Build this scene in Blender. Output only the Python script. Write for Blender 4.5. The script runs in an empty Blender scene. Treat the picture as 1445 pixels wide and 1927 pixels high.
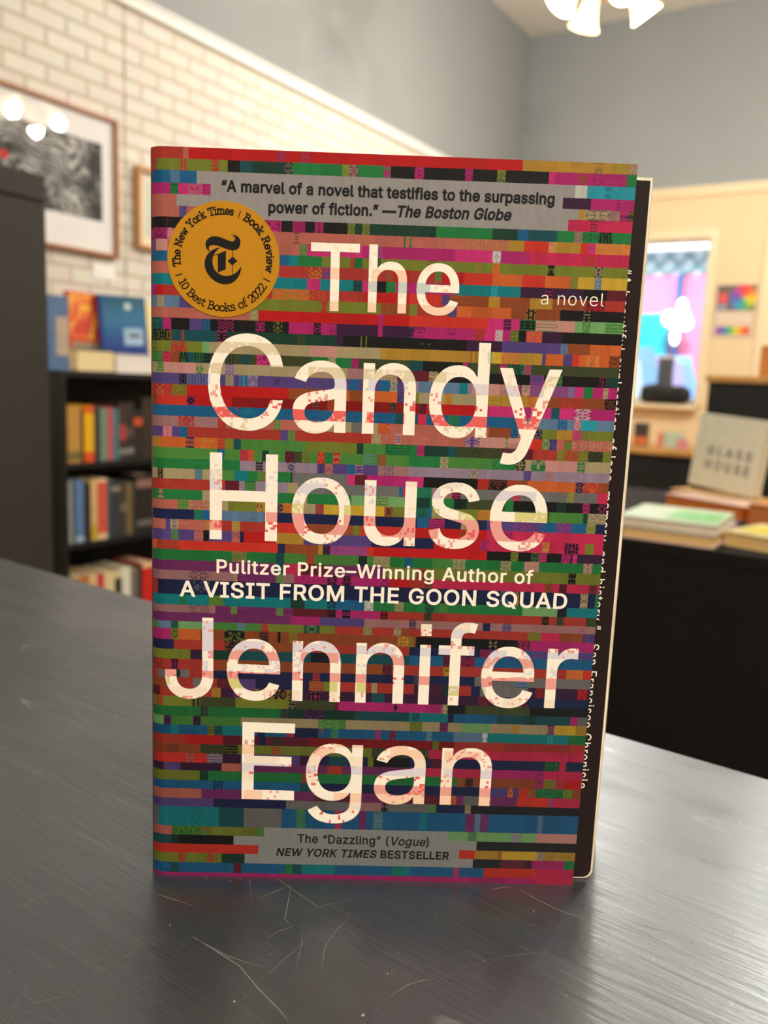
import bpy, bmesh, math, random, json
import numpy as np
from mathutils import Vector, Matrix
from mathutils.geometry import delaunay_2d_cdt

random.seed(7)
SC = bpy.context.scene
COL = SC.collection

# ------------------------------------------------------------------ camera
TZ = 0.90                      # table top height
CAM_H = 0.15292511             # eye above the table top
PITCH, ROLL, FPX = 0.15715246, -0.04132256, 1550.0
CX, CY = 722.5, 963.5
def _rot():
    cr, sr = math.cos(ROLL), math.sin(ROLL)
    rr = np.array([[cr, -sr, 0], [sr, cr, 0], [0, 0, 1]])
    cp, sp = math.cos(PITCH), math.sin(PITCH)
    return np.array([[1, 0, 0], [0, -sp, cp], [0, -cp, -sp]]) @ rr   # columns: right, down, forward
CM = _rot()
EYE = np.array([0, 0, TZ + CAM_H])
cam = bpy.data.cameras.new('camera')
cam.sensor_fit = 'HORIZONTAL'; cam.sensor_width = 36.0
cam.lens = FPX / 1445 * 36.0
cam.clip_start = 0.01; cam.clip_end = 200
cam.dof.use_dof = True
cam.dof.focus_distance = 0.236
cam.dof.aperture_fstop = 17.5
camo = bpy.data.objects.new('camera', cam); COL.objects.link(camo)
camo.matrix_world = Matrix([[*(float(a) for a in (CM[i, 0], -CM[i, 1], -CM[i, 2])), float(EYE[i])] for i in range(3)] + [[0, 0, 0, 1]])
SC.camera = camo

# ------------------------------------------------------------------ light and exposure
SC.view_settings.view_transform = 'Standard'
SC.view_settings.look = 'None'
SC.view_settings.gamma = 1.0
SC.view_settings.use_curve_mapping = False
SC.view_settings.exposure = 0.0
SC.cycles.max_bounces = 6
SC.cycles.sample_clamp_indirect = 6.0
world = bpy.data.worlds.new('world'); SC.world = world
world.use_nodes = True
wb = world.node_tree.nodes['Background']
wb.inputs[0].default_value = (0.93, 0.96, 1.0, 1); wb.inputs[1].default_value = 4.5
def lamp(kind, name, loc, energy, color, size=0.1, rot=None, parent=None):
    l = bpy.data.lights.new(name, kind); l.energy = energy; l.color = color
    if kind == 'POINT': l.shadow_soft_size = size
    if kind == 'SUN': l.angle = size
    if kind == 'AREA': l.shape = 'RECTANGLE'; l.size, l.size_y = size
    o = bpy.data.objects.new(name, l); COL.objects.link(o); o.location = loc
    if rot: o.rotation_euler = rot
    if parent: o.parent = parent
    return o
lamp('SUN', 'sun', (0, 0, 9), 5, (1.0, 0.95, 0.86), 0.02, (math.radians(50), 0, math.radians(-31 + 12)))
WARM = (1.0, 0.94, 0.84)

# ------------------------------------------------------------------ pixel helpers
def ray(px, py):
    d = CM @ np.array([px - CX, py - CY, FPX]); return d / np.linalg.norm(d)
def at_y(px, py, y):
    d = ray(px, py); return EYE + d * (y / d[1])
def at_z(px, py, z):
    d = ray(px, py); return EYE + d * ((z - EYE[2]) / d[2])
def at_plane(px, py, p0, n):
    d = ray(px, py); n = np.asarray(n, float)
    return EYE + d * (((np.asarray(p0, float) - EYE) @ n) / (d @ n))

# ------------------------------------------------------------------ materials
def lin(c):
    return tuple((x / 255 / 12.92) if x / 255 <= 0.04045 else ((x / 255 + 0.055) / 1.055) ** 2.4 for x in c)
def newmat(name):
    m = bpy.data.materials.new(name); m.use_nodes = True
    nt = m.node_tree; return m, nt, nt.nodes['Principled BSDF']
def mat(name, rgb, rough=0.5, spec=0.4, var=0.06, scale=30, stretch=(1, 1, 1), bump=0.0, metal=0.0, emit=0.0):
    """plain surface with a little procedural unevenness"""
    m, nt, b = newmat(name)
    c = lin(rgb)
    tc = nt.nodes.new('ShaderNodeTexCoord'); mp = nt.nodes.new('ShaderNodeMapping')
    mp.inputs['Scale'].default_value = stretch
    nz = nt.nodes.new('ShaderNodeTexNoise'); nz.inputs['Scale'].default_value = scale; nz.inputs['Detail'].default_value = 4
    nt.links.new(tc.outputs['Object'], mp.inputs[0]); nt.links.new(mp.outputs[0], nz.inputs['Vector'])
    mx = nt.nodes.new('ShaderNodeMix'); mx.data_type = 'RGBA'
    mx.inputs[6].default_value = (*[max(0, x * (1 - var * 2)) for x in c], 1)
    mx.inputs[7].default_value = (*[min(1, x * (1 + var * 2)) for x in c], 1)
    nt.links.new(nz.outputs['Fac'], mx.inputs[0]); nt.links.new(mx.outputs[2], b.inputs['Base Color'])
    b.inputs['Roughness'].default_value = rough; b.inputs['Specular IOR Level'].default_value = spec
    b.inputs['Metallic'].default_value = metal
    if bump:
        bp = nt.nodes.new('ShaderNodeBump'); bp.inputs['Strength'].default_value = bump; bp.inputs['Distance'].default_value = 0.002
        nt.links.new(nz.outputs['Fac'], bp.inputs['Height']); nt.links.new(bp.outputs[0], b.inputs['Normal'])
    if emit:
        b.inputs['Emission Color'].default_value = (*c, 1); b.inputs['Emission Strength'].default_value = emit
    return m
def printed(name, attr, rough=0.42, spec=0.35, var=0.05):
    """paper printed with colours stored per face"""
    m, nt, b = newmat(name)
    at = nt.nodes.new('ShaderNodeAttribute'); at.attribute_name = attr
    tc = nt.nodes.new('ShaderNodeTexCoord'); mp = nt.nodes.new('ShaderNodeMapping'); mp.inputs['Scale'].default_value = (900, 900, 160)
    nz = nt.nodes.new('ShaderNodeTexNoise'); nz.inputs['Scale'].default_value = 1.0; nz.inputs['Detail'].default_value = 3
    mr = nt.nodes.new('ShaderNodeMapRange'); mr.inputs[3].default_value = 1 - var * 3; mr.inputs[4].default_value = 1 + var * 3
    vm = nt.nodes.new('ShaderNodeVectorMath'); vm.operation = 'SCALE'
    nt.links.new(tc.outputs['Object'], mp.inputs[0]); nt.links.new(mp.outputs[0], nz.inputs['Vector'])
    nt.links.new(nz.outputs['Fac'], mr.inputs[0]); nt.links.new(at.outputs['Color'], vm.inputs[0]); nt.links.new(mr.outputs[0], vm.inputs['Scale'])
    nt.links.new(vm.outputs[0], b.inputs['Base Color'])
    b.inputs['Roughness'].default_value = rough; b.inputs['Specular IOR Level'].default_value = spec
    return m
_M = {}
def M(name, *a, **k):
    if name not in _M: _M[name] = mat(name, *a, **k)
    return _M[name]

# ------------------------------------------------------------------ mesh helpers
def box(bm, x0, x1, y0, y1, z0, z1, mi=0):
    v = [bm.verts.new(p) for p in ((x0, y0, z0), (x1, y0, z0), (x1, y1, z0), (x0, y1, z0), (x0, y0, z1), (x1, y0, z1), (x1, y1, z1), (x0, y1, z1))]
    for q in ((3, 2, 1, 0), (4, 5, 6, 7), (0, 1, 5, 4), (1, 2, 6, 5), (2, 3, 7, 6), (3, 0, 4, 7)):
        f = bm.faces.new([v[i] for i in q]); f.material_index = mi
    return v
def poly(bm, pts, mi=0):
    f = bm.faces.new([bm.verts.new(p) for p in pts]); f.material_index = mi; return f
def lathe(bm, prof, seg=24, mi=0, mtx=None):
    rings = []
    for r, z in prof:
        ring = []
        for k in range(seg):
            p = Vector((r * math.cos(2 * math.pi * k / seg), r * math.sin(2 * math.pi * k / seg), z))
            ring.append(bm.verts.new(mtx @ p if mtx else p))
        rings.append(ring)
    for a, b in zip(rings, rings[1:]):
        for k in range(seg):
            f = bm.faces.new((a[k], a[(k + 1) % seg], b[(k + 1) % seg], b[k])); f.material_index = mi; f.smooth = True
    return rings
def tube(bm, pts, r, seg=10, mi=0):
    pts = [Vector(p) for p in pts]; rings = []
    for i, p in enumerate(pts):
        t = (pts[min(i + 1, len(pts) - 1)] - pts[max(i - 1, 0)]).normalized()
        u = t.orthogonal().normalized(); w = t.cross(u)
        rings.append([bm.verts.new(p + (u * math.cos(2 * math.pi * k / seg) + w * math.sin(2 * math.pi * k / seg)) * r) for k in range(seg)])
    for a, b in zip(rings, rings[1:]):
        for k in range(seg):
            f = bm.faces.new((a[k], a[(k + 1) % seg], b[(k + 1) % seg], b[k])); f.material_index = mi; f.smooth = True
    for rg in (rings[0][::-1], rings[-1]):
        f = bm.faces.new(rg); f.material_index = mi
def obj(name, bm, mats, parent=None, loc=None, rz=0.0, bevel=0.0):
    me = bpy.data.meshes.new(name); bm.normal_update(); bm.to_mesh(me); bm.free()
    for m in (mats if isinstance(mats, (list, tuple)) else [mats]): me.materials.append(m)
    o = bpy.data.objects.new(name, me); COL.objects.link(o)
    if loc is not None: o.location = [float(x) for x in loc]
    o.rotation_euler.z = rz
    if parent: o.parent = parent
    if bevel:
        md = o.modifiers.new('bevel', 'BEVEL'); md.width = bevel; md.segments = 2; md.limit_method = 'ANGLE'
    return o
def tag(o, label, cat, group=None, kind=None):
    o['label'] = label; o['category'] = cat
    if group: o['group'] = group
    if kind: o['kind'] = kind
    return o
def thing(name, label, cat, loc, rz=0.0, group=None):
    o = bpy.data.objects.new(name, None); COL.objects.link(o)
    o.location = [float(x) for x in loc]; o.rotation_euler.z = rz; o.empty_display_size = 0.05
    return tag(o, label, cat, group)
def struct(name, bm, mats, loc=(0, 0, 0), rz=0.0, parent=None):
    o = obj(name, bm, mats, parent, loc, rz)
    if not parent: o['kind'] = 'structure'
    return o
def simple(name, x0, x1, y0, y1, z0, z1, m, parent=None, bevel=0.0):
    bm = bmesh.new(); box(bm, x0, x1, y0, y1, z0, z1); return obj(name, bm, m, parent, bevel=bevel)

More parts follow.
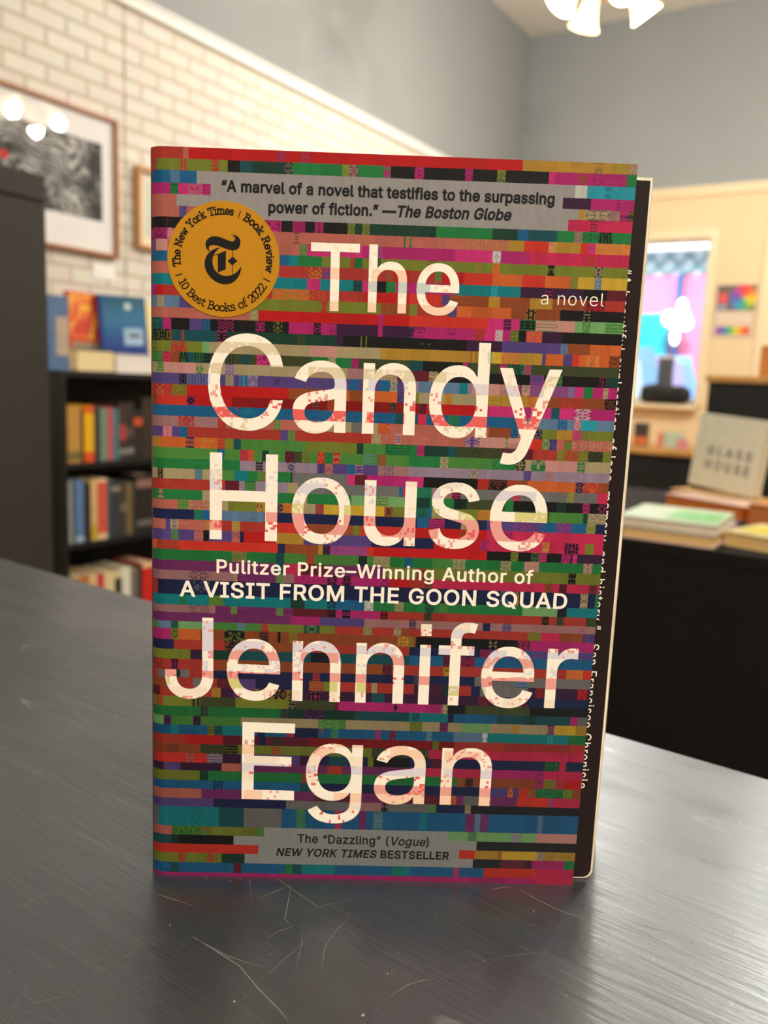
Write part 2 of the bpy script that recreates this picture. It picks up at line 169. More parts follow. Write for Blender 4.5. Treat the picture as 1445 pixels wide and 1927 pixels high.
# ------------------------------------------------------------------ lettering (outlines of a plain sans, cap height 509)
GL = json.loads(r'''{"(":[273,[[[89,207],[90,244],[94,283],[101,324],[109,364],[119,403],[132,441],[145,477],[160,510],[177,539],[236,539],[219,503],[204,466],[191,428],[179,390],[169,351],[161,313],[156,276],[152,241],[151,207],[152,176],[155,145],[160,115],[167,83],[177,50],[188,16],[202,-19],[218,-57],[236,-96],[177,-96],[150,-46],[128,4],[111,55],[99,106],[92,156]]]],")":[273,[[[37,-96],[56,-56],[72,-18],[86,18],[97,52],[106,85],[113,116],[118,147],[121,177],[122,207],[121,241],[117,276],[112,313],[104,351],[94,390],[82,428],[69,466],[54,503],[37,539],[97,539],[113,510],[128,477],[142,441],[154,403],[164,364],[173,323],[179,283],[183,244],[184,207],[182,156],[174,104],[161,53],[144,3],[123,-47],[97,-96]]]],",":[188,[[[38,-119],[68,71],[137,71],[84,-119]]]],".":[188,[[[95,-4],[83,-3],[73,1],[63,9],[55,18],[51,29],[50,41],[51,53],[55,64],[63,73],[73,81],[83,85],[95,87],[107,85],[118,81],[128,73],[135,64],[140,53],[141,41],[140,29],[135,18],[128,9],[118,1],[107,-3]]]],"A":[480,[[[16,0],[201,509],[276,509],[463,0],[395,0],[287,302],[264,372],[232,478],[245,478],[213,371],[191,302],[85,0]],[[110,142],[110,199],[370,199],[370,142]]]],"B":[456,[[[60,0],[60,509],[241,509],[274,507],[304,501],[329,491],[350,477],[367,461],[381,442],[390,421],[396,398],[398,374],[397,353],[393,336],[387,320],[378,307],[368,295],[356,286],[343,278],[329,272],[315,267],[315,262],[331,260],[347,254],[363,245],[378,234],[391,220],[402,203],[411,184],[416,161],[418,136],[416,111],[410,88],[400,67],[386,48],[368,31],[344,18],[317,8],[284,2],[247,0]],[[125,57],[245,57],[281,60],[309,67],[330,80],[344,96],[353,115],[355,137],[354,153],[350,169],[342,184],[333,197],[320,209],[306,218],[289,225],[269,229],[248,231],[125,231]],[[125,285],[238,285],[256,287],[273,290],[288,296],[302,304],[314,314],[323,326],[330,340],[335,355],[336,372],[333,393],[326,412],[313,429],[294,442],[270,449],[240,452],[125,452]]]],"C":[510,[[[267,-7],[225,-3],[186,7],[150,25],[119,49],[92,79],[70,115],[53,157],[44,203],[40,254],[44,305],[53,352],[70,393],[92,429],[119,459],[150,484],[186,501],[225,512],[267,516],[293,514],[317,511],[340,504],[362,496],[383,485],[402,471],[419,456],[435,438],[448,418],[459,397],[467,373],[473,348],[408,348],[404,365],[397,380],[389,395],[380,407],[369,418],[357,428],[344,437],[330,444],[315,449],[300,453],[284,455],[267,456],[237,453],[209,445],[184,432],[161,414],[141,391],[125,364],[113,332],[106,295],[103,254],[106,213],[113,177],[125,145],[141,117],[161,94],[184,76],[210,63],[237,56],[267,53],[284,54],[300,56],[315,60],[330,65],[344,72],[357,81],[369,90],[380,102],[389,114],[397,128],[404,144],[408,160],[473,160],[467,135],[459,112],[448,91],[435,71],[420,53],[402,38],[383,24],[363,13],[341,5],[317,-2],[293,-6]]]],"D":[502,[[[219,0],[96,0],[96,57],[215,57],[254,60],[288,68],[318,81],[343,99],[363,122],[379,149],[390,181],[397,216],[399,255],[397,294],[390,329],[379,361],[364,388],[344,410],[320,428],[291,441],[258,449],[221,452],[93,452],[93,509],[225,509],[273,505],[315,495],[353,478],[373,465],[391,450],[407,432],[421,413],[433,391],[449,351],[458,306],[462,255],[458,205],[449,159],[433,119],[421,97],[406,77],[390,60],[371,44],[351,31],[312,14],[268,3]],[[125,509],[125,0],[60,0],[60,509]]]],"E":[419,[[[60,0],[60,509],[372,509],[372,452],[125,452],[125,286],[355,286],[355,229],[125,229],[125,57],[375,57],[375,0]]]],"F":[410,[[[60,0],[60,509],[369,509],[369,452],[125,452],[125,278],[346,278],[346,221],[125,221],[125,0]]]],"G":[520,[[[269,-7],[225,-3],[185,7],[149,25],[118,49],[91,79],[69,116],[53,157],[43,203],[40,254],[43,305],[53,352],[69,393],[91,429],[117,459],[149,484],[184,501],[223,512],[265,516],[291,514],[316,510],[340,504],[363,494],[384,483],[403,469],[421,453],[436,436],[449,416],[460,395],[468,373],[474,349],[408,349],[402,365],[395,379],[387,393],[378,406],[368,417],[356,427],[344,436],[330,443],[315,448],[300,453],[283,455],[265,456],[236,453],[209,445],[183,432],[160,414],[141,392],[125,364],[113,332],[106,295],[103,254],[106,213],[113,177],[125,145],[141,117],[161,95],[184,76],[210,63],[238,56],[269,53],[296,55],[322,61],[345,71],[365,85],[382,102],[396,123],[407,147],[413,173],[415,202],[434,199],[283,199],[283,256],[478,256],[478,200],[475,160],[466,124],[451,91],[431,62],[406,38],[377,19],[344,5],[308,-4]]]],"H":[517,[[[60,0],[60,509],[125,509],[125,289],[392,289],[392,509],[457,509],[457,0],[392,0],[392,232],[125,232],[125,0]]]],"I":[300,[[[31,0],[31,57],[118,57],[118,452],[31,452],[31,509],[269,509],[269,452],[183,452],[183,57],[269,57],[269,0]]]],"J":[396,[[[185,-7],[159,-5],[135,0],[113,7],[93,19],[75,33],[60,50],[48,70],[40,92],[35,118],[33,145],[33,173],[98,173],[98,145],[100,117],[108,93],[122,74],[139,61],[160,53],[185,50],[209,53],[230,61],[248,74],[261,93],[269,117],[272,145],[272,509],[336,509],[336,145],[335,118],[330,92],[321,70],[309,50],[294,33],[276,19],[256,7],[235,0],[211,-5]]]],"K":[467,[[[104,145],[104,216],[139,261],[174,303],[212,344],[364,509],[448,509],[231,276],[228,276]],[[60,0],[60,509],[125,509],[125,334],[124,225],[125,193],[125,0]],[[372,0],[188,259],[228,309],[449,0]]]],"L":[393,[[[60,0],[60,509],[125,509],[125,57],[361,57],[361,0]]]],"M":[628,[[[60,0],[60,509],[152,509],[277,187],[287,159],[299,123],[311,84],[322,49],[307,49],[318,83],[330,121],[342,158],[352,187],[476,509],[568,509],[568,0],[504,0],[504,291],[504,327],[505,369],[506,413],[507,457],[513,457],[498,409],[482,363],[467,322],[456,291],[342,0],[286,0],[170,291],[159,321],[145,361],[129,408],[112,457],[119,457],[120,416],[121,372],[122,328],[122,291],[122,0]]]],"N":[523,[[[60,0],[60,509],[136,509],[343,183],[363,151],[388,107],[414,55],[405,54],[401,108],[399,157],[399,195],[399,509],[463,509],[463,0],[387,0],[202,290],[177,331],[148,381],[108,452],[119,454],[122,384],[124,328],[125,291],[125,0]]]],"O":[533,[[[267,-7],[225,-3],[186,7],[150,25],[119,49],[92,79],[70,115],[53,157],[44,203],[40,254],[44,305],[53,352],[70,393],[92,429],[119,459],[150,484],[186,501],[225,512],[267,516],[309,512],[348,501],[384,484],[415,459],[442,429],[464,393],[480,352],[490,305],[493,254],[490,203],[480,157],[464,115],[442,79],[415,49],[384,25],[348,7],[309,-3]],[[267,53],[296,55],[324,63],[349,76],[372,94],[392,116],[408,144],[420,176],[428,213],[430,254],[428,295],[420,332],[408,365],[392,392],[372,415],[349,433],[324,446],[296,453],[267,456],[237,453],[210,445],[184,433],[161,415],[142,392],[125,364],[113,332],[106,295],[103,254],[106,213],[113,176],[125,144],[142,117],[161,94],[184,76],[210,63],[237,55]]]],"P":[445,[[[60,0],[60,509],[235,509],[272,506],[305,499],[332,487],[356,471],[375,452],[390,430],[400,404],[407,377],[409,348],[407,318],[400,291],[390,265],[375,243],[356,223],[332,207],[305,195],[272,188],[235,186],[109,186],[109,242],[233,242],[257,244],[279,248],[297,256],[312,266],[324,279],[333,294],[339,310],[343,328],[344,348],[343,367],[339,385],[333,402],[324,416],[312,428],[297,439],[279,446],[257,451],[232,452],[125,452],[125,0]]]],"Q":[533,[[[245,159],[313,159],[369,85],[384,65],[468,-48],[401,-48],[346,27],[331,46]],[[267,-7],[225,-3],[186,7],[150,25],[119,49],[92,79],[70,115],[53,157],[44,203],[40,254],[44,305],[53,352],[70,393],[92,429],[119,459],[150,484],[186,501],[225,512],[267,516],[309,512],[348,501],[384,484],[415,459],[442,429],[464,393],[480,352],[490,305],[493,254],[490,203],[480,157],[464,115],[442,79],[415,49],[384,25],[348,7],[309,-3]],[[267,53],[296,55],[324,63],[349,76],[372,94],[392,116],[408,144],[420,176],[428,213],[430,254],[428,295],[420,332],[408,365],[392,392],[372,415],[349,433],[324,446],[296,453],[267,456],[237,453],[210,445],[184,433],[161,415],[142,392],[125,364],[113,332],[106,295],[103,254],[106,213],[113,176],[125,144],[142,117],[161,94],[184,76],[210,63],[237,55]]]],"R":[449,[[[60,0],[60,509],[236,509],[273,506],[305,500],[333,489],[356,473],[376,455],[390,433],[401,408],[407,381],[409,352],[407,323],[401,296],[390,271],[376,250],[356,232],[333,217],[305,206],[273,200],[236,198],[96,198],[96,255],[234,255],[258,256],[280,260],[298,267],[313,276],[325,287],[334,300],[340,316],[344,333],[345,352],[344,371],[340,389],[334,405],[325,419],[313,430],[298,440],[279,446],[258,451],[233,452],[125,452],[125,0]],[[353,0],[230,229],[303,229],[428,0]]]],"S":[447,[[[224,-9],[188,-7],[156,-1],[128,9],[102,23],[81,40],[64,60],[51,83],[42,109],[38,137],[104,137],[108,118],[114,102],[123,88],[136,76],[150,66],[166,59],[185,53],[204,50],[224,49],[246,50],[267,54],[286,60],[303,69],[317,79],[329,92],[338,106],[344,122],[346,139],[344,154],[340,168],[332,179],[322,189],[310,197],[296,205],[245,222],[184,239],[145,253],[112,269],[86,289],[74,303],[64,318],[57,335],[53,353],[52,372],[54,400],[62,425],[75,448],[92,468],[113,484],[138,498],[165,508],[195,514],[227,516],[259,514],[289,508],[316,498],[340,484],[360,468],[377,449],[390,427],[398,403],[401,378],[337,378],[332,402],[320,421],[302,437],[280,449],[254,456],[225,459],[204,457],[185,454],[167,448],[152,440],[139,430],[129,418],[121,405],[117,391],[115,376],[117,359],[122,345],[131,334],[142,324],[155,315],[169,308],[212,293],[264,279],[312,264],[328,256],[344,248],[359,238],[372,226],[384,213],[395,198],[402,180],[407,161],[408,139],[406,112],[399,87],[386,64],[370,43],[349,25],[323,11],[294,0],[261,-7]]]],"T":[449,[[[32,452],[32,509],[417,509],[417,452],[257,452],[257,0],[193,0],[193,452]]]],"U":[517,[[[259,-8],[220,-6],[186,2],[154,15],[126,33],[103,55],[85,80],[71,108],[63,140],[60,173],[60,509],[124,509],[124,178],[126,155],[132,133],[141,113],[153,95],[169,80],[187,68],[208,59],[232,53],[259,52],[285,53],[309,59],[331,68],[349,80],[364,95],[377,113],[385,133],[391,155],[393,178],[393,509],[457,509],[457,173],[454,140],[446,108],[433,80],[414,55],[391,33],[363,15],[332,2],[297,-6]]]],"V":[480,[[[204,0],[16,509],[84,509],[192,206],[215,137],[248,31],[235,31],[267,138],[290,206],[395,509],[463,509],[278,0]]]],"W":[686,[[[155,0],[16,509],[82,509],[163,196],[175,145],[187,94],[197,40],[189,40],[200,94],[211,145],[224,196],[306,509],[380,509],[462,196],[474,145],[486,94],[497,40],[488,40],[499,94],[510,145],[523,196],[603,509],[670,509],[530,0],[455,0],[368,323],[351,391],[336,475],[350,475],[335,395],[318,323],[230,0]]]],"Y":[472,[[[203,0],[203,208],[16,509],[91,509],[192,344],[222,292],[250,230],[224,230],[251,293],[280,344],[381,509],[455,509],[268,208],[268,0]]]],"a":[389,[[[160,-9],[137,-7],[115,-3],[94,5],[76,15],[60,29],[48,45],[38,63],[32,84],[30,108],[32,128],[36,146],[43,161],[53,174],[64,184],[78,193],[92,200],[108,206],[125,211],[178,220],[234,227],[247,229],[257,231],[265,235],[271,240],[274,246],[276,255],[276,257],[275,272],[272,285],[267,297],[260,307],[251,315],[240,322],[227,327],[212,330],[196,331],[178,330],[163,327],[149,322],[137,316],[127,309],[118,301],[110,292],[104,283],[100,274],[41,291],[51,313],[64,331],[79,346],[95,358],[114,368],[133,375],[153,380],[173,383],[194,384],[208,384],[223,382],[239,379],[255,375],[271,369],[286,360],[300,350],[312,336],[322,320],[330,301],[335,278],[337,251],[337,0],[277,0],[277,52],[272,52],[267,43],[260,34],[252,25],[242,16],[229,8],[215,1],[199,-4],[181,-7]],[[170,45],[192,47],[211,51],[228,59],[242,68],[254,80],[263,93],[270,108],[274,122],[276,138],[276,190],[272,187],[267,184],[259,182],[231,176],[200,171],[175,168],[134,159],[122,153],[112,147],[103,139],[97,130],[93,118],[92,105],[93,93],[96,82],[102,72],[109,64],[119,57],[130,52],[142,48],[156,46]]]],"b":[424,[[[229,-8],[208,-7],[189,-3],[172,4],[159,12],[147,21],[138,31],[118,59],[112,59],[112,0],[53,0],[53,509],[114,509],[114,319],[118,319],[137,346],[147,355],[158,364],[171,373],[188,379],[207,383],[229,384],[259,382],[287,374],[313,361],[335,342],[354,320],[370,293],[381,261],[388,227],[390,189],[388,151],[381,116],[370,84],[355,57],[336,34],[313,16],[288,3],[260,-6]],[[220,47],[242,49],[262,55],[279,66],[294,80],[306,97],[316,117],[323,139],[327,163],[328,189],[327,215],[323,239],[316,261],[307,281],[295,298],[280,311],[262,322],[243,328],[220,330],[198,328],[178,322],[161,312],[147,299],[134,282],[125,263],[118,241],[114,216],[113,189],[114,162],[118,138],[125,115],[135,95],[147,78],[162,65],[179,55],[198,49]]]],"c":[396,[[[207,-8],[174,-5],[144,3],[117,16],[93,35],[72,58],[56,85],[44,116],[37,150],[34,187],[37,225],[44,260],[56,291],[72,318],[93,341],[117,360],[144,374],[174,382],[207,384],[226,384],[243,381],[260,377],[276,371],[291,364],[305,356],[318,346],[330,335],[340,322],[349,308],[356,293],[362,277],[303,262],[300,272],[295,281],[290,289],[284,297],[278,304],[270,311],[261,316],[252,321],[242,325],[231,328],[220,329],[207,330],[184,328],[163,321],[145,310],[130,296],[118,278],[108,258],[102,236],[98,212],[96,187],[98,163],[102,139],[108,117],[118,97],[130,80],[145,66],[163,55],[184,49],[207,46],[220,47],[232,49],[243,52],[253,55],[262,60],[271,66],[279,73],[285,80],[292,89],[297,98],[301,107],[304,117],[363,102],[357,86],[350,70],[341,56],[331,43],[319,32],[306,21],[292,12],[277,5],[261,-1],[244,-5],[226,-7]]]],"d":[424,[[[195,-8],[165,-6],[137,3],[111,16],[89,34],[70,57],[55,84],[43,116],[36,151],[34,189],[36,227],[43,261],[55,293],[70,320],[89,342],[112,361],[137,374],[165,382],[196,384],[218,383],[237,379],[253,373],[267,364],[278,355],[287,346],[306,319],[311,319],[311,509],[372,509],[372,0],[313,0],[313,59],[307,59],[287,31],[277,21],[266,12],[252,4],[236,-3],[217,-7]],[[205,47],[226,49],[246,55],[263,65],[278,78],[290,95],[299,115],[306,138],[310,162],[312,189],[310,216],[306,241],[300,263],[290,282],[278,299],[263,312],[246,322],[227,328],[205,330],[182,328],[162,322],[145,311],[130,298],[118,281],[108,261],[102,239],[98,215],[96,189],[98,163],[102,139],[109,117],[118,97],[130,80],[145,66],[162,55],[182,49]]]],"e":[404,[[[212,-8],[177,-5],[145,3],[117,16],[92,35],[72,58],[56,85],[44,116],[37,150],[34,187],[36,224],[44,258],[55,290],[71,317],[91,340],[115,359],[142,373],[172,382],[205,384],[226,383],[246,380],[266,374],[285,366],[303,355],[319,341],[334,324],[347,305],[357,282],[365,256],[370,227],[371,194],[371,169],[75,169],[75,221],[338,221],[310,202],[308,226],[304,248],[298,269],[288,286],[277,301],[263,314],[246,323],[227,328],[205,330],[183,328],[164,323],[146,313],[131,301],[119,286],[109,270],[102,251],[97,231],[96,211],[96,178],[98,151],[102,127],[110,106],[121,88],[135,73],[151,61],[169,53],[190,48],[212,46],[227,47],[241,49],[254,53],[265,58],[276,65],[285,73],[294,82],[300,93],[306,105],[365,91],[358,72],[348,55],[335,39],[320,26],[302,14],[283,4],[261,-3],[237,-7]]]],"f":[254,[[[228,379],[228,327],[6,327],[6,379]],[[81,0],[81,432],[82,452],[87,470],[96,486],[107,499],[120,510],[135,519],[152,525],[169,529],[187,530],[222,527],[243,521],[227,468],[215,472],[195,474],[178,472],[164,468],[154,460],[147,449],[143,435],[142,419],[142,0]]]],"g":[425,[[[207,-151],[180,-149],[156,-146],[134,-140],[114,-132],[97,-122],[82,-110],[70,-97],[59,-84],[51,-69],[101,-41],[122,-66],[131,-74],[142,-82],[154,-88],[169,-93],[187,-96],[207,-97],[236,-95],[261,-87],[282,-75],[293,-65],[301,-53],[307,-40],[310,-24],[311,-6],[311,68],[306,68],[287,41],[277,32],[266,23],[252,16],[236,10],[217,6],[195,5],[165,7],[138,14],[113,27],[90,43],[71,65],[55,90],[43,120],[36,154],[34,191],[36,229],[43,263],[55,293],[71,320],[90,342],[112,361],[138,374],[166,382],[196,384],[218,383],[237,379],[253,373],[267,365],[279,356],[288,346],[308,319],[313,319],[313,379],[372,379],[372,-9],[370,-40],[363,-67],[350,-90],[334,-109],[314,-124],[291,-136],[265,-144],[237,-149]],[[205,59],[227,61],[246,66],[264,75],[278,87],[290,103],[300,121],[307,142],[311,166],[312,193],[311,219],[307,242],[300,264],[291,283],[279,299],[264,312],[247,322],[227,328],[205,330],[182,328],[163,322],[145,312],[130,298],[118,282],[109,262],[102,241],[98,218],[96,193],[98,167],[102,144],[109,123],[118,104],[131,88],[145,76],[163,66],[183,61]]]],"h":[410,[[[114,227],[114,0],[53,0],[53,509],[114,509],[114,287],[102,287],[116,319],[132,344],[152,362],[175,374],[200,382],[227,384],[252,383],[275,377],[295,369],[313,356],[328,340],[341,321],[350,298],[355,271],[357,240],[357,0],[296,0],[296,235],[293,263],[286,286],[273,304],[256,318],[235,326],[210,329],[192,328],[176,324],[161,317],[147,308],[136,297],[126,283],[119,266],[115,248]]]],"i":[167,[[[53,0],[53,379],[114,379],[114,0]],[[53,444],[53,512],[114,512],[114,444]]]],"l":[189,[[[139,-2],[112,0],[91,8],[74,20],[62,37],[55,59],[53,84],[53,509],[114,509],[114,99],[114,83],[117,71],[120,62],[126,57],[135,53],[146,52],[160,53],[170,54],[181,3],[162,-1]]]],"m":[610,[[[53,0],[53,379],[112,379],[112,295],[108,295],[114,314],[122,331],[132,346],[144,358],[158,368],[172,376],[187,382],[203,385],[219,386],[245,383],[268,375],[287,361],[303,342],[314,320],[321,295],[312,295],[318,312],[326,329],[337,343],[350,356],[364,366],[381,375],[398,381],[417,385],[437,386],[458,385],[478,380],[497,372],[514,361],[529,346],[541,328],[550,307],[555,283],[557,255],[557,0],[496,0],[496,254],[493,279],[485,298],[473,313],[456,323],[438,329],[419,330],[402,329],[387,326],[374,320],[363,312],[353,302],[345,290],[340,277],[336,263],[335,247],[335,0],[274,0],[274,260],[272,280],[265,297],[253,311],[238,322],[220,328],[199,330],[185,329],[171,326],[158,320],[145,312],[135,302],[126,289],[119,274],[115,257],[114,238],[114,0]]]],"n":[410,[[[114,227],[114,0],[53,0],[53,379],[112,379],[112,287],[102,287],[116,319],[132,344],[152,362],[175,374],[200,382],[227,384],[252,383],[275,377],[295,369],[313,356],[328,340],[341,321],[350,298],[355,271],[357,240],[357,0],[296,0],[296,235],[293,263],[286,286],[273,304],[256,318],[235,326],[210,329],[192,328],[176,324],[161,317],[147,308],[136,297],[126,283],[119,266],[115,248]]]],"o":[415,[[[207,-8],[174,-5],[144,3],[117,16],[93,35],[72,58],[56,85],[44,116],[37,150],[34,187],[37,225],[44,260],[56,291],[72,318],[93,341],[117,360],[144,374],[174,382],[207,384],[241,382],[271,374],[299,360],[323,341],[343,318],[359,291],[371,260],[379,225],[381,187],[379,150],[371,116],[359,85],[343,58],[323,35],[299,16],[271,3],[241,-5]],[[207,46],[231,49],[252,55],[270,66],[285,80],[298,97],[307,117],[314,139],[318,163],[319,187],[318,212],[314,236],[307,258],[298,278],[285,296],[270,310],[252,321],[231,328],[207,330],[184,328],[163,321],[145,310],[130,296],[118,278],[108,258],[102,236],[98,212],[96,187],[98,163],[102,139],[108,117],[118,97],[130,80],[145,66],[163,55],[184,49]]]],"p":[424,[[[53,-143],[53,379],[112,379],[112,319],[118,319],[137,346],[147,355],[158,364],[171,373],[188,379],[207,383],[229,384],[259,382],[287,374],[313,361],[335,342],[354,320],[370,293],[381,261],[388,227],[390,189],[388,151],[381,116],[370,84],[355,57],[336,34],[313,16],[288,3],[260,-6],[229,-8],[208,-7],[189,-3],[173,4],[159,12],[147,21],[138,31],[118,59],[114,59],[114,-143]],[[220,47],[242,49],[262,55],[279,66],[294,80],[306,97],[316,117],[323,139],[327,163],[328,189],[327,215],[323,239],[316,261],[307,281],[295,298],[280,311],[262,322],[243,328],[220,330],[198,328],[178,322],[161,312],[147,299],[134,282],[125,263],[118,241],[114,216],[113,189],[114,162],[118,138],[125,115],[135,95],[147,78],[162,65],[179,55],[198,49]]]],"r":[259,[[[53,0],[53,379],[112,379],[112,321],[115,321],[124,339],[137,354],[152,367],[171,377],[191,383],[213,385],[229,384],[243,384],[243,322],[230,324],[207,326],[190,324],[174,321],[159,315],[146,306],[135,296],[126,284],[119,269],[115,254],[114,237],[114,0]]]],"s":[365,[[[182,-8],[157,-7],[133,-3],[112,3],[93,12],[76,24],[62,38],[50,54],[41,73],[36,94],[94,107],[101,87],[111,72],[124,60],[141,52],[160,47],[181,45],[206,47],[227,53],[244,62],[258,74],[265,88],[268,103],[266,115],[262,126],[254,136],[243,144],[229,150],[212,155],[149,170],[118,180],[92,192],[72,208],[58,227],[50,249],[47,274],[49,295],[55,314],[65,332],[79,347],[95,360],[115,370],[137,378],[161,383],[187,384],[212,383],[234,379],[254,372],[271,363],[286,352],[299,339],[309,324],[318,308],[324,290],[268,277],[262,291],[254,304],[243,316],[228,325],[210,331],[187,333],[166,331],[147,326],[131,317],[119,305],[111,292],[109,277],[110,264],[115,253],[124,243],[136,235],[152,229],[172,223],[229,209],[261,200],[287,187],[306,171],[320,153],[328,131],[331,107],[329,85],[323,65],[312,47],[298,31],[281,18],[260,6],[236,-2],[210,-7]]]],"t":[227,[[[204,379],[204,327],[6,327],[6,379]],[[65,471],[126,471],[126,98],[127,83],[130,70],[136,61],[144,55],[156,51],[170,50],[185,51],[202,54],[213,2],[192,-3],[168,-4],[138,-1],[113,7],[92,21],[77,41],[68,64],[65,93]]]],"u":[410,[[[182,-5],[158,-3],[135,2],[115,11],[97,23],[82,39],[69,59],[60,82],[54,109],[53,139],[53,379],[114,379],[114,144],[116,117],[124,94],[137,75],[154,61],[175,53],[200,50],[218,51],[234,55],[249,62],[263,71],[274,83],[283,97],[290,113],[295,132],[296,153],[296,379],[357,379],[357,0],[298,0],[298,92],[307,92],[294,60],[277,35],[257,17],[234,5],[209,-3]]]],"v":[389,[[[163,0],[17,379],[84,379],[165,155],[187,87],[206,21],[184,21],[203,87],[224,155],[305,379],[371,379],[226,0]]]],"w":[567,[[[138,0],[23,379],[87,379],[133,214],[154,137],[175,41],[165,41],[186,135],[206,214],[252,379],[316,379],[362,214],[382,136],[402,41],[391,41],[413,135],[434,214],[480,379],[545,379],[429,0],[368,0],[319,172],[305,225],[291,280],[277,338],[291,338],[277,280],[263,225],[248,172],[199,0]]]],"x":[379,[[[21,0],[171,218],[171,171],[29,379],[100,379],[147,306],[179,253],[207,206],[175,206],[202,253],[233,306],[282,379],[352,379],[209,169],[209,214],[358,0],[287,0],[231,85],[200,136],[173,182],[205,182],[178,136],[148,85],[91,0]]]],"y":[389,[[[47,-139],[61,-86],[71,-87],[83,-89],[94,-90],[104,-89],[113,-86],[122,-81],[130,-74],[138,-64],[145,-51],[151,-36],[163,-1],[17,379],[84,379],[165,155],[187,87],[206,21],[184,21],[202,87],[224,155],[305,379],[371,379],[204,-58],[196,-77],[187,-93],[177,-107],[165,-119],[153,-128],[139,-136],[125,-141],[109,-144],[91,-145],[65,-143]]]],"z":[380,[[[42,0],[42,46],[254,320],[254,323],[48,323],[48,379],[333,379],[333,331],[126,60],[126,56],[339,56],[339,0]]]],"\u2013":[350,[[[350,244],[350,188],[0,188],[0,244]]]],"\u2014":[699,[[[699,244],[699,188],[0,188],[0,244]]]],"\u201c":[300,[[[52,318],[104,509],[151,509],[121,318]],[[175,318],[228,509],[274,509],[244,318]]]],"\u201d":[300,[[[52,318],[82,509],[151,509],[98,318]],[[175,318],[205,509],[274,509],[222,318]]]]}''')
CAP = 509.0
def fill_polys(polys):
    """outline polygons (with holes, overlaps allowed) -> vertices and triangles, filled by winding number"""
    V, E = [], []
    for pl in polys:
        n = len(V); V += [Vector((float(x), float(y))) for x, y in pl]; E += [(n + i, n + (i + 1) % len(pl)) for i in range(len(pl))]
    vs, _, fs, *_r = delaunay_2d_cdt(V, E, [], 0, 1e-6)
    arrs = [np.array(pl, float) for pl in polys]
    def winding(x, y):
        w = 0
        for a in arrs:
            b = np.roll(a, -1, 0)
            side = (b[:, 0] - a[:, 0]) * (y - a[:, 1]) - (x - a[:, 0]) * (b[:, 1] - a[:, 1])
            w += int(np.sum((a[:, 1] <= y) & (b[:, 1] > y) & (side > 0))) - int(np.sum((a[:, 1] > y) & (b[:, 1] <= y) & (side < 0)))
        return w
    keep = []
    for f in fs:
        cx, cy = sum(vs[i].x for i in f) / 3, sum(vs[i].y for i in f) / 3
        if winding(cx, cy) != 0: keep.append(tuple(f))
    return [(v.x, v.y) for v in vs], keep
_gc = {}
def thicken(pl, d):
    """move an outline sideways by d (outer contours and counters run in opposite senses, so one rule serves both)"""
    if not d: return pl
    n = len(pl); out = []
    for i in range(n):
        a, b, c = pl[i - 1], pl[i], pl[(i + 1) % n]
        e, f = (b[0] - a[0], b[1] - a[1]), (c[0] - b[0], c[1] - b[1])
        le, lf = math.hypot(*e) or 1, math.hypot(*f) or 1
        n1, n2 = (-e[1] / le, e[0] / le), (-f[1] / lf, f[0] / lf)
        m = (n1[0] + n2[0], n1[1] + n2[1]); k = 1 + n1[0] * n2[0] + n1[1] * n2[1]
        k = max(k, 0.5)
        out.append((b[0] + m[0] / k * d, b[1] + m[1] / k * d))
    return out
def glyph(ch, bold):
    k = (ch, bold)
    if k not in _gc:
        _gc[k] = fill_polys([thicken([(x / 1000, y / 1000) for x, y in pl], bold) for pl in GL[ch][1]])
    return _gc[k]
def line_mesh(runs, track=0.0):
    """runs: [(text, bold, shear)] -> verts, faces, xmin, xmax (em units)"""
    V, F, x = [], [], 0.0
    for text, bold, shear in runs:
        for ch in text:
            if ch == ' ': x += 0.205 + track; continue
            vs, fs = glyph(ch, bold); n = len(V)
            V += [(a + x + shear * b, b) for a, b in vs]; F += [tuple(i + n for i in f) for f in fs]
            x += GL[ch][0] / 1000 + track
    xs = [v[0] for v in V]
    return V, F, min(xs), max(xs)
def place_line(runs, sL, sR, cap, track=0.0):
    """fit a line of text between two baseline points (2D) with the given cap height"""
    V, F, x0, x1 = line_mesh(runs, track)
    sL, sR = np.array(sL, float), np.array(sR, float)
    d = sR - sL; L = np.linalg.norm(d); d /= L; up = np.array([-d[1], d[0]])
    return [tuple(sL + d * ((x - x0) / (x1 - x0) * L) + up * (y / (CAP / 1000) * cap)) for x, y in V], F

# ------------------------------------------------------------------ room shell
LDIR = np.array([math.cos(math.radians(57.35)), math.sin(math.radians(57.35)), 0.0])     # along the left wall, away from the camera
LN = np.array([LDIR[1], -LDIR[0], 0.0])                                                   # its normal, into the room
BDIR = np.array([math.cos(math.radians(-31.07)), math.sin(math.radians(-31.07)), 0.0])    # along the back wall, to the right
BN = np.array([BDIR[1], -BDIR[0], 0.0])                                                   # its normal, into the room
RL, RB = math.radians(57.35), math.radians(-31.07)
CORNER = np.array([0.952, 6.635, 0.0])
MOLD_Z, CEIL_Z = TZ + 1.553, TZ + 2.735
def on_left(px, py, off=0.0): return at_plane(px, py, CORNER + LN * off, LN)
def on_back(px, py, off=0.0): return at_plane(px, py, CORNER + BN * off, BN)
def ls(p): return float((np.asarray(p) - CORNER) @ LDIR)      # coordinate along the left wall (negative towards the camera)
def bs(p): return float((np.asarray(p) - CORNER) @ BDIR)      # coordinate along the back wall

